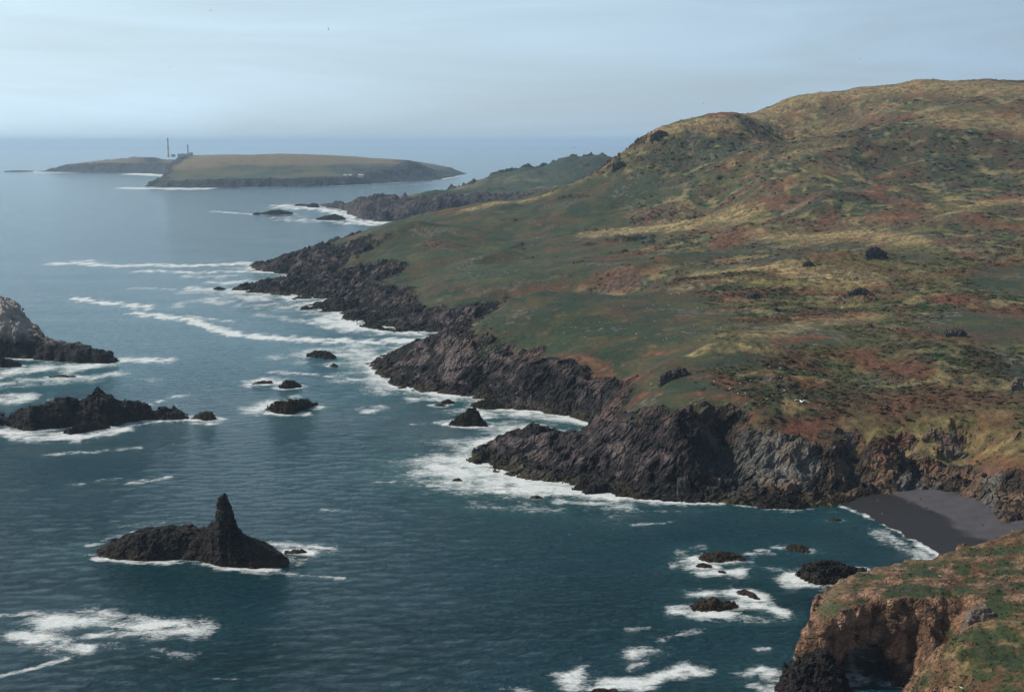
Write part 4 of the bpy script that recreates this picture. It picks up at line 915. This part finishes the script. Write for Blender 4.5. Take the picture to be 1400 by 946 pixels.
tag(link_mesh('sea', vv, qq, mat=M_SEA, attrs={'foam': a1, 'aer': a2}), kind='structure')
# sea bed far below, so the beach and shores stand on something
bed = link_mesh('seabed', [(-40000, -2000, -9), (40000, -2000, -9), (40000, 32000, -9), (-40000, 32000, -9)], [(0, 1, 2, 3)], mat=M_SAND, attrs={'wet': [1] * 4})
tag(bed, kind='structure')

# ------------------------------------------------------------------ scrub and grass tufts (stuff)
def tuft_mesh(name, P, S_, H_, C_, mat, spiky, label, cat):
    """clumps of small upright leaf faces, all in one object"""
    n = len(P); L = 7 if spiky else 10
    rng = np.random.default_rng(len(name) + n)
    ang = rng.random((n, L)) * 2 * np.pi; r = np.sqrt(rng.random((n, L))) * S_[:, None] * .5
    cx = P[:, 0, None] + np.cos(ang) * r; cy = P[:, 1, None] + np.sin(ang) * r
    hh = H_[:, None] * (1 - .55 * (r / (S_[:, None] * .5)) ** 2) * (.6 + .6 * rng.random((n, L)))
    wd = S_[:, None] * (.16 if spiky else .30) * (.6 + .8 * rng.random((n, L)))
    a2_ = rng.random((n, L)) * 2 * np.pi
    dx, dy = np.cos(a2_) * wd, np.sin(a2_) * wd
    lx, ly = rng.normal(size=(n, L)) * wd * .8, rng.normal(size=(n, L)) * wd * .8
    zb = P[:, 2, None] - .15
    if spiky:
        v = np.stack([np.stack([cx - dx, cy - dy, zb + 0 * cx], -1), np.stack([cx + dx, cy + dy, zb + 0 * cx], -1), np.stack([cx + lx, cy + ly, zb + hh], -1)], 2).reshape(-1, 3)
        f = np.arange(len(v)).reshape(-1, 3); kw_ = dict(tris=f); rep = L * 3
    else:
        v = np.stack([np.stack([cx - dx, cy - dy, zb + hh * .35], -1), np.stack([cx + lx * .5 + dy, cy + ly * .5 - dx, zb + hh * .55], -1), np.stack([cx + dx + lx, cy + dy + ly, zb + hh], -1), np.stack([cx - dy + lx, cy + dx + ly, zb + hh * .8], -1)], 2).reshape(-1, 3)
        f = np.arange(len(v)).reshape(-1, 4); kw_ = dict(quads=f); rep = L * 4
    cc = np.repeat(C_, rep, 0) * (0.75 + .5 * np.repeat(rng.random(n * L), rep // L))[:, None]
    o = link_mesh(name, v, mat=mat, smooth=False, cols={'Col': cc}, **kw_)
    return tag(o, label, cat, kind='stuff')

def leaf_material(name):
    T = NT(name)
    colr = T.attr('Col', 'Color')
    dfz = T.n('ShaderNodeBsdfDiffuse', inp={'Color': colr}); tr = T.n('ShaderNodeBsdfTranslucent', inp={'Color': colr})
    ms = T.n('ShaderNodeMixShader', inp={0: .3, 1: dfz.outputs[0], 2: tr.outputs[0]})
    return T.out(ms.outputs[0])
M_LEAF = leaf_material('leaves')
prob = (heath * (1 - .75 * sstep(40, 60, Z3)) * (1 - rock) * inland * (gy < 1250) * (gx < .39 * gy + 15) * (Z3 > 4)).reshape(GX.shape)
cellarea = np.outer(np.gradient(ys), np.gradient(xs))
pw = (prob * cellarea * np.where(GY < 700, 1.0, .16)).ravel(); pw = pw / pw.sum()
idx = RNG.choice(N, 42000, p=pw)
jit = RNG.random((len(idx), 2)) * .6
P = np.stack([gx[idx] + jit[:, 0], gy[idx] + jit[:, 1], Z3[idx]], 1)
size = (.5 + .9 * RNG.random(len(idx)) ** 2) * (1 + sstep(500, 1100, gy[idx]) * .9)
br = c[idx]
lum = br.mean(1)
dry = lum > .055
tuft_mesh('dry_grass', P[dry], size[dry] * 1.1, size[dry] * .45, br[dry] * 1.4, M_LEAF, True, 'tussocks of dry tan grass over the right-hand moor', 'grass')
tuft_mesh('scrub', P[~dry], size[~dry] * 1.25, size[~dry] * .42, br[~dry] * 1.7, M_LEAF, False, 'low dark scrub spread over the hillside', 'scrub')
# foreground slope
top = np.nonzero((rk < .45) & (vn[:, 2] > .5) & (zv > 4))[0]
idx = RNG.choice(top, 48000)
P = Vh[idx] + np.concatenate([RNG.random((len(idx), 2)) * .4 - .2, np.zeros((len(idx), 1))], 1)
size = .2 + .6 * RNG.random(len(idx)) ** 3
tuft_mesh('headland_grass', P, size, size * .6, cl[idx] * (.8 + .75 * RNG.random((len(idx), 1))), M_LEAF, True, 'short green and tan grass on the foreground headland', 'grass')

# loose stones
def stones(name, P, S_, C_, label):
    n = len(P); rng = np.random.default_rng(n)
    base = np.array([(1, 0, 0), (0, 1, 0), (-1, 0, 0), (0, -1, 0), (0, 0, .8), (0, 0, -.5)], F32)
    tri = np.array([(0, 1, 4), (1, 2, 4), (2, 3, 4), (3, 0, 4), (1, 0, 5), (2, 1, 5), (3, 2, 5), (0, 3, 5)])
    v = base[None] * (.55 + .7 * rng.random((n, 6, 1))) * S_[:, None, None] * .5 + rng.normal(size=(n, 6, 3)) * S_[:, None, None] * .08
    a = rng.random(n) * 6.28; ca, sa = np.cos(a)[:, None], np.sin(a)[:, None]
    v = np.stack([v[..., 0] * ca - v[..., 1] * sa, v[..., 0] * sa + v[..., 1] * ca, v[..., 2]], -1) + P[:, None]
    f = (tri[None] + np.arange(n)[:, None, None] * 6).reshape(-1, 3)
    o = link_mesh(name, v.reshape(-1, 3), tris=f, mat=M_LEAF, smooth=False, cols={'Col': np.repeat(C_, 6, 0)})
    return tag(o, label, 'stones', kind='stuff')
def greys(n, lo, hi, tint=(1, .93, .87)):
    return (lo + (hi - lo) * RNG.random(n) ** 2)[:, None] * np.array(tint)
k = RNG.choice(N, 2600, p=(lambda q_: q_ / q_.sum())(((1 - rock) * inland * (gy < 800) * (gx < .38 * gy) * sstep(.0, .5, fbm2(gx / 20, gy / 20, 4, 181)) * (Z3 > 6)) + 1e-12))
stones('loose_stones', np.stack([gx[k], gy[k], Z3[k]], 1), .25 + .9 * RNG.random(len(k)) ** 4, greys(len(k), .07, .34), 'scattered pale stones on the turf')
kb = RNG.choice(len(bx), 1600, p=(lambda q_: q_ / q_.sum())((bd > .5) * (bd < 40) * (.15 + sstep(2.5, .0, np.abs(bd - 14)) + sstep(24, 34, bd) * 1.5)))
stones('beach_stones', np.stack([bx[kb], by[kb], bz[kb]], 1), .18 + .75 * RNG.random(len(kb)) ** 5, greys(len(kb), .02, .22, (1, .95, .92)), 'pebbles and small boulders strewn over the black beach')
kf = np.nonzero(rock * (d > .5) * (d < 9) * (gy < 800) > .5)[0]; kf = RNG.choice(kf, 2600)
stones('fallen_rocks', np.stack([X3[kf], Y3[kf], Z3[kf] + .1], 1), .5 + 1.7 * RNG.random(len(kf)) ** 4, greys(len(kf), .012, .075), 'fallen rocks along the foot of the sea cliffs')
kh = RNG.choice(np.nonzero((vn[:, 2] > .55) & (zv > 4) & (rk > .15))[0], 2200)
stones('headland_stones', Vh[kh], .12 + .55 * RNG.random(len(kh)) ** 4, greys(len(kh), .08, .32, (1, .82, .70)), 'broken brown stones over the foreground headland')

# ------------------------------------------------------------------ gulls
M_GULL = plain('white_feathers', (.8, .8, .78), .7, .05)
M_GREY = plain('grey_wing_feathers', (.30, .32, .34), .7, .1)
M_DUSK = plain('dark_plumage', (.06, .06, .065), .8, .2)
def lathe_x(rings, seg=10):
    """rings: (x, z, ry, rz) -> closed body along x"""
    v = []; f = []
    for (x_, z_, ry, rz_) in rings:
        for k_ in range(seg):
            a = 2 * math.pi * k_ / seg; v.append((x_, ry * math.cos(a), z_ + rz_ * math.sin(a)))
    for i in range(len(rings) - 1):
        for k_ in range(seg):
            f.append((i * seg + k_, i * seg + (k_ + 1) % seg, (i + 1) * seg + (k_ + 1) % seg, (i + 1) * seg + k_))
    return v, f
body = [(-.34, .20, .01, .005), (-.26, .19, .045, .025), (-.12, .17, .085, .075), (.02, .17, .10, .095), (.12, .20, .085, .085), (.17, .26, .052, .055), (.20, .31, .050, .05), (.235, .325, .044, .042), (.27, .32, .018, .016), (.32, .312, .006, .006)]
def gull_mesh(flying):
    v, f = lathe_x([(a, b - .05 if not flying else (b - .17) * .45, c_, d_) for a, b, c_, d_ in body])
    mats = [0] * len(f)
    n0 = len(v)
    for s in (-1, 1):
        b0 = len(v)
        if flying:   # long angled wings
            sec = [(.06, .06, .03, .20), (.32, .10, .16, .17), (.52, .05, .13, .13), (.72, -.14, .03, .05)]
            for (yy, xx, zz_, ch) in sec:
                v += [(xx + .03, s * yy, zz_), (xx - ch * .4, s * yy, zz_ + .018), (xx - ch, s * yy, zz_), (xx - ch * .4, s * yy, zz_ - .012)]
            for i in range(3):
                for k_ in range(4):
                    f.append((b0 + i * 4 + k_, b0 + i * 4 + (k_ + 1) % 4, b0 + i * 4 + 4 + (k_ + 1) % 4, b0 + i * 4 + 4 + k_)); mats.append(1 if i == 2 and k_ < 0 else 0)
        else:        # folded wings along the flanks
            sec = [(.10, .17), (.0, .185), (-.16, .16), (-.36, .155)]
            for i, (xx, zz_) in enumerate(sec):
                w_ = (.07, .10, .07, .01)[i]; h_ = (.03, .05, .035, .008)[i]
                v += [(xx, s * (w_ + .018), zz_ - .05 + h_), (xx, s * (w_ + .022), zz_ - .05), (xx, s * (w_ + .012), zz_ - .05 - h_), (xx, s * (w_ - .02), zz_ - .05)]
            for i in range(3):
                for k_ in range(4):
                    f.append((b0 + i * 4 + k_, b0 + i * 4 + (k_ + 1) % 4, b0 + i * 4 + 4 + (k_ + 1) % 4, b0 + i * 4 + 4 + k_)); mats.append(1)
    if not flying:
        for s in (-1, 1):
            b0 = len(v); v += [(.02, s * .04 - .008, -.02), (.02, s * .04 + .008, -.02), (.035, s * .04 + .008, .07), (.035, s * .04 - .008, .07)]; f.append((b0, b0 + 1, b0 + 2, b0 + 3)); mats.append(1)
    me = bpy.data.meshes.new('gull'); me.from_pydata(v, [], f); me.update()
    me.materials.append(M_GULL); me.materials.append(M_GREY)
    me.polygons.foreach_set('material_index', mats); me.polygons.foreach_set('use_smooth', [True] * len(f))
    return me
SIT = gull_mesh(False); FLY = gull_mesh(True)
FLYD = FLY.copy(); FLYD.materials.clear(); FLYD.materials.append(M_DUSK); FLYD.materials.append(M_DUSK)
def gull(me, loc, rz, label, group=None, scale=1.0, tilt=0.0):
    o = bpy.data.objects.new('gull', me); COL.objects.link(o); o.location = loc; o.rotation_euler = (tilt, 0, rz); o.scale = (scale,) * 3
    return tag(o, label, 'gull', group)
spots = [(703, 435), (705, 372), (727, 336), (735, 325), (755, 313), (770, 428), (771, 457), (780, 333), (788, 324), (813, 326), (821, 323), (820, 442), (852, 419), (855, 419), (864, 444), (879, 480), (885, 487), (893, 418), (895, 440), (907, 466), (913, 438), (914, 418), (917, 403), (927, 402), (929, 403), (932, 455), (935, 455), (943, 427), (949, 446), (956, 468), (968, 473), (976, 523), (982, 451), (985, 450), (986, 461), (990, 453), (997, 533), (998, 532), (1009, 539), (1013, 440), (1019, 539), (1012, 525), (1022, 509), (1026, 517), (1026, 521), (1048, 547), (1052, 538), (1056, 543), (1063, 440), (1067, 505), (1067, 518), (1086, 502), (1093, 451), (1099, 508), (1101, 457), (1041, 548), (1112, 490), (1113, 473), (1118, 452), (1075, 554), (961, 546), (944, 552), (951, 555), (956, 548), (1020, 555), (890, 527), (1083, 503), (1202, 504), (1285, 575), (1350, 617), (1357, 518), (1161, 404), (1166, 404), (1172, 412), (1229, 397), (1234, 396), (1188, 290), (1100, 293), (1276, 182), (1277, 175), (1240, 216), (1092, 253), (1380, 194), (1010, 268), (1355, 300), (975, 312), (985, 318), (988, 317), (993, 322), (1010, 305), (1070, 341), (772, 471), (870, 458), (800, 462), (838, 500), (853, 500), (812, 515), (655, 478), (640, 470), (705, 478), (690, 455), (672, 425), (690, 373), (662, 398)]
for i, (u, v) in enumerate(spots):
    h_ = hit(u, v); up = h_[1] > 700
    gull(SIT, h_ + np.array([0, 0, .08]), RNG.random() * 6.28, 'white gull resting as a pale speck on the grassy hillside', 'gulls resting on the hillside', (.85 + .3 * RNG.random()) * (1 + .5 * sstep(600, 1000, h_[1])))
h_ = hit(1095, 549)
p = at_y(1094, 549, h_[1] - 330); dist_ = p[1]
gull(FLY, at_y(1095, 549, 128), math.radians(98), 'large white gull gliding with spread wings in front of the turf slope', None, 1.0, math.radians(8))
for (u, v) in [(1139, 795), (1285, 787)]:
    h_ = head_hit(u, v + 2); gull(SIT, h_ + np.array([0, 0, .1]), RNG.random() * 6.28, 'white gull perched near the edge of the foreground headland', 'gulls perched on the foreground headland', 1.1)
h_ = head_hit(1314, 942); gull(SIT, h_ + np.array([0, 0, .12]), 2.5, 'white gull standing low on the green foreground slope at the bottom', None, 1.1)
for u, v, Y in [(219, 187, 900), (252, 181, 900), (215, 170, 1000), (430, 193, 900), (424, 203, 900), (500, 195, 1000), (563, 203, 900), (637, 208, 800), (658, 225, 800), (752, 134, 700), (785, 202, 700), (763, 217, 800), (709, 225, 800), (962, 142, 700), (1339, 75, 600), (449, 40, 500), (232, 93, 500), (288, 15, 500), (332, 186, 800), (1176, 81, 600), (381, 173, 700), (247, 140, 600), (141, 206, 900), (56, 171, 800)]:
    gull(FLYD, at_y(u, v, Y), RNG.random() * 6.28, 'dark distant bird flying high over the sea', 'distant birds in flight', .7 + .4 * RNG.random(), RNG.normal() * .4)

# ------------------------------------------------------------------ lighthouses and huts on the far island
M_PALE = plain('weathered_white_paint', (.50, .46, .44), .7, .15, .3); M_DKW = plain('grey_plaster', (.34, .35, .37), .8, .15, .3)
M_ROOF = plain('dark_roof', (.12, .11, .11), .8); M_GLASS = plain('lantern_glass', (.05, .07, .08), .2); M_HUT = plain('hut_white_wall', (.55, .55, .53), .7); M_BAND = plain('faded_red_band', (.36, .2, .17), .8, .15, .3)
def rings_mesh(name, rings, seg, mat, parent, loc=(0, 0, 0), square=False):
    v = []; f = []
    for r_, z_ in rings:
        for k_ in range(seg):
            a = 2 * math.pi * (k_ + .5) / seg; v.append((r_ * math.cos(a), r_ * math.sin(a), z_))
    for i in range(len(rings) - 1):
        for k_ in range(seg): f.append((i * seg + k_, i * seg + (k_ + 1) % seg, (i + 1) * seg + (k_ + 1) % seg, (i + 1) * seg + k_))
    f.append(tuple(range(seg))[::-1]); f.append(tuple((len(rings) - 1) * seg + k_ for k_ in range(seg)))
    me = bpy.data.meshes.new(name); me.from_pydata(v, [], f); me.update(); me.materials.append(mat)
    o = bpy.data.objects.new(name, me); COL.objects.link(o); o.parent = parent; o.location = loc; return o
def gable(name, lx, ly, h_, rh, wall, roof, loc, rz, label, doors=2):
    e = bpy.data.objects.new(name, None); COL.objects.link(e); e.location = loc; e.rotation_euler = (0, 0, rz); tag(e, label, 'building')
    a, b = lx / 2, ly / 2
    v = [(-a, -b, -2), (a, -b, -2), (a, b, -2), (-a, b, -2), (-a, -b, h_), (a, -b, h_), (a, b, h_), (-a, b, h_), (-a, 0, h_ + rh), (a, 0, h_ + rh)]
    me = bpy.data.meshes.new('wall'); me.from_pydata(v, [], [(0, 1, 5, 4), (2, 3, 7, 6), (1, 2, 6, 9, 5), (3, 0, 4, 8, 7)]); me.materials.append(wall)
    o = bpy.data.objects.new('wall', me); COL.objects.link(o); o.parent = e
    t = .25; v = []
    for dz in (0, t):
        v += [(-a - .5, -b - .5, h_ - .15 + dz), (a + .5, -b - .5, h_ - .15 + dz), (a + .5, 0, h_ + rh + .1 + dz), (-a - .5, 0, h_ + rh + .1 + dz), (-a - .5, b + .5, h_ - .15 + dz), (a + .5, b + .5, h_ - .15 + dz)]
    me = bpy.data.meshes.new('roof'); me.from_pydata(v, [], [(0, 3, 2, 1), (3, 4, 5, 2), (6, 7, 8, 9), (9, 8, 11, 10), (0, 1, 7, 6), (4, 10, 11, 5), (1, 2, 8, 7), (2, 5, 11, 8), (3, 0, 6, 9), (4, 3, 9, 10)]); me.materials.append(roof)
    o = bpy.data.objects.new('roof', me); COL.objects.link(o); o.parent = e
    for i in range(doors):
        x_ = -a + lx * (i + .5) / doors
        me = bpy.data.meshes.new('window'); me.from_pydata([(x_ - .7, -b - .03, 1), (x_ + .7, -b - .03, 1), (x_ + .7, -b - .03, 2.4), (x_ - .7, -b - .03, 2.4)], [], [(0, 1, 2, 3)]); me.materials.append(M_GLASS)
        o = bpy.data.objects.new('window', me); COL.objects.link(o); o.parent = e
    return e
def lighthouse(u, vt, vb, Y, label, wall, band, r0):
    b = at_y(u, vb, Y); t = at_y(u, vt, Y); Hh_ = t[2] - b[2]
    e = bpy.data.objects.new('lighthouse', None); COL.objects.link(e); e.location = b; tag(e, label, 'lighthouse')
    rings_mesh('plinth', [(r0 * 1.7, -3), (r0 * 1.7, 2.5), (r0 * 1.5, 2.5)], 8, wall, e)
    rings_mesh('tower', [(r0 * 1.25, 2.5), (r0, Hh_ * .4), (r0 * .85, Hh_ * .8)], 12, wall, e)
    if band: rings_mesh('band', [(r0 * 1.05, Hh_ * .40), (r0 * .99, Hh_ * .56)], 12, band, e)
    rings_mesh('gallery', [(r0 * .9, Hh_ * .8), (r0 * 1.6, Hh_ * .82), (r0 * 1.6, Hh_ * .85), (r0 * .8, Hh_ * .855)], 12, wall, e)
    rings_mesh('lantern', [(r0 * .7, Hh_ * .855), (r0 * .7, Hh_ * .94)], 10, M_GLASS, e)
    rings_mesh('dome', [(r0 * .95, Hh_ * .94), (r0 * .7, Hh_ * .97), (r0 * .1, Hh_)], 10, M_ROOF, e)
    return e
lighthouse(230, 188.5, 214, 4330, 'taller pale lighthouse with a gallery on the far island', M_PALE, M_BAND, 2.3)
lighthouse(257, 197.5, 214, 4341, 'shorter grey lighthouse beside a long low building on the far island', M_DKW, None, 2.2)
p = at_y(251, 214, 4320); gable('keepers_house', 34, 9, 4.5, 3.0, M_DKW, M_ROOF, p, 0.05, 'long low grey building at the foot of the shorter lighthouse', 6)
p = at_y(261.5, 214, 4320); gable('keepers_house', 9, 8, 8.5, 3.0, M_DKW, M_ROOF, p, 0.05, 'taller grey house against the right side of the shorter lighthouse', 2)
p = at_y(237, 214, 4330); gable('shed', 11, 7, 3.5, 2.0, M_DKW, M_ROOF, p, -.1, 'small grey shed at the foot of the taller lighthouse', 2)
for u, lab in ((493.5, 'white gabled hut standing right of the others above the island cliff'), (479, 'white hut in the middle of the row on the island bench'), (472, 'leftmost small white hut on the island bench')):
    p = at_y(u, 242, 3375); gable('hut', 11 if u > 490 else 7, 7, 3.4, 1.8, M_HUT, M_PALE, (p[0], p[1], p[2] + .5), .15, lab, 2)

# ------------------------------------------------------------------ haze
def box(name, lo, hi, mat):
    v = [(x_, y_, z_) for z_ in (lo[2], hi[2]) for y_ in (lo[1], hi[1]) for x_ in (lo[0], hi[0])]
    f = [(0, 2, 3, 1), (4, 5, 7, 6), (0, 1, 5, 4), (2, 6, 7, 3), (0, 4, 6, 2), (1, 3, 7, 5)]
    me = bpy.data.meshes.new(name); me.from_pydata(v, [], f); me.update(); me.materials.append(mat)
    o = bpy.data.objects.new(name, me); COL.objects.link(o); return o
hm = bpy.data.materials.new('sea_haze'); hm.use_nodes = True; ht = hm.node_tree; ht.nodes.clear()
pv = ht.nodes.new('ShaderNodeVolumePrincipled'); pv.inputs['Color'].default_value = (.56, .78, 1.0, 1); pv.inputs['Density'].default_value = .000072; pv.inputs['Anisotropy'].default_value = .25
ho = ht.nodes.new('ShaderNodeOutputMaterial'); ht.links.new(pv.outputs[0], ho.inputs['Volume'])
tag(box('haze', (-200000, -2500, -10), (200000, 250000, 163), hm), kind='stuff')

# ------------------------------------------------------------------ sky, sun, camera
SUN_EL, SUN_AZ = 42.0, -78.0           # azimuth measured from straight ahead, negative = left
wd = bpy.data.worlds.new('World'); SC.world = wd; wd.use_nodes = True
wt = wd.node_tree; wt.nodes.clear()
sky = wt.nodes.new('ShaderNodeTexSky'); sky.sky_type = 'NISHITA'; sky.sun_disc = False
sky.sun_elevation = math.radians(SUN_EL); sky.sun_rotation = math.radians(SUN_AZ); sky.altitude = 0; sky.air_density = 1.0; sky.dust_density = 1.0; sky.ozone_density = 2.0
def wn_(t, **k):
    nd = wt.nodes.new(t)
    for a, b in k.items(): setattr(nd, a, b)
    return nd
tc = wn_('ShaderNodeTexCoord'); mp = wn_('ShaderNodeMapping'); mp.inputs['Scale'].default_value = (1.2, 1.2, 9.0)
wt.links.new(tc.outputs['Generated'], mp.inputs[0])
cn = wn_('ShaderNodeTexNoise'); cn.inputs['Scale'].default_value = 2.2; cn.inputs['Detail'].default_value = 6; cn.inputs['Roughness'].default_value = .55; cn.inputs['Distortion'].default_value = .6
wt.links.new(mp.outputs[0], cn.inputs['Vector'])
mr = wn_('ShaderNodeMapRange'); mr.inputs[1].default_value = .35; mr.inputs[2].default_value = .7; mr.inputs[3].default_value = .60; mr.inputs[4].default_value = 1.0
wt.links.new(cn.outputs[0], mr.inputs[0])
# thin cloud veil, brighter towards the sun
sun_dir = (math.sin(math.radians(SUN_AZ)) * math.cos(math.radians(SUN_EL)), math.cos(math.radians(SUN_AZ)) * math.cos(math.radians(SUN_EL)), math.sin(math.radians(SUN_EL)))
dt = wn_('ShaderNodeVectorMath', operation='DOT_PRODUCT'); wt.links.new(tc.outputs['Generated'], dt.inputs[0]); dt.inputs[1].default_value = sun_dir
dr_ = wn_('ShaderNodeMapRange'); dr_.inputs[1].default_value = -.12; dr_.inputs[2].default_value = .45; wt.links.new(dt.outputs['Value'], dr_.inputs[0])
vl = wn_('ShaderNodeMix', data_type='RGBA'); wt.links.new(dr_.outputs[0], vl.inputs[0]); vl.inputs[6].default_value = (4.7, 6.6, 8.9, 1); vl.inputs[7].default_value = (9.3, 11.9, 13.6, 1)
sz = wn_('ShaderNodeSeparateXYZ'); wt.links.new(tc.outputs['Generated'], sz.inputs[0])
el = wn_('ShaderNodeMapRange'); el.inputs[1].default_value = .28; el.inputs[2].default_value = .56; el.inputs[3].default_value = 1.0; el.inputs[4].default_value = .15; wt.links.new(sz.outputs[2], el.inputs[0])
mm = wn_('ShaderNodeMath', operation='MULTIPLY'); wt.links.new(mr.outputs[0], mm.inputs[0]); wt.links.new(el.outputs[0], mm.inputs[1])
mx = wn_('ShaderNodeMix', data_type='RGBA'); wt.links.new(mm.outputs[0], mx.inputs[0]); wt.links.new(sky.outputs[0], mx.inputs[6]); wt.links.new(vl.outputs[2], mx.inputs[7])
bg = wn_('ShaderNodeBackground'); bg.inputs[1].default_value = .080; wt.links.new(mx.outputs[2], bg.inputs[0])
wo = wn_('ShaderNodeOutputWorld'); wt.links.new(bg.outputs[0], wo.inputs[0])

sl = bpy.data.lights.new('sun', 'SUN'); sl.energy = 5.0; sl.angle = math.radians(.53); sl.color = (1.0, .925, .80)
so = bpy.data.objects.new('sun', sl); COL.objects.link(so)
from mathutils import Vector
sd = Vector((math.sin(math.radians(SUN_AZ)) * math.cos(math.radians(SUN_EL)), math.cos(math.radians(SUN_AZ)) * math.cos(math.radians(SUN_EL)), math.sin(math.radians(SUN_EL))))
so.rotation_euler = (-sd).to_track_quat('-Z', 'Y').to_euler(); so.location = sd * 400 + Vector((0, 500, 0))

cam = bpy.data.cameras.new('camera'); cam.sensor_width = 36; cam.lens = FPX / 1400 * 36; cam.clip_start = 1; cam.clip_end = 400000
co = bpy.data.objects.new('camera', cam); COL.objects.link(co); co.location = (0, 0, CAMH); co.rotation_euler = (math.pi / 2 - PITCH, 0, 0)
SC.camera = co
SC.view_settings.view_transform = 'Standard'; SC.view_settings.look = 'None'; SC.view_settings.exposure = 0.0; SC.view_settings.gamma = 1.0
SC.render.engine = 'CYCLES'
SC.cycles.use_denoising = True; SC.cycles.max_bounces = 5; SC.cycles.diffuse_bounces = 2; SC.cycles.glossy_bounces = 2; SC.cycles.volume_bounces = 0; SC.cycles.caustics_reflective = False; SC.cycles.caustics_refractive = False
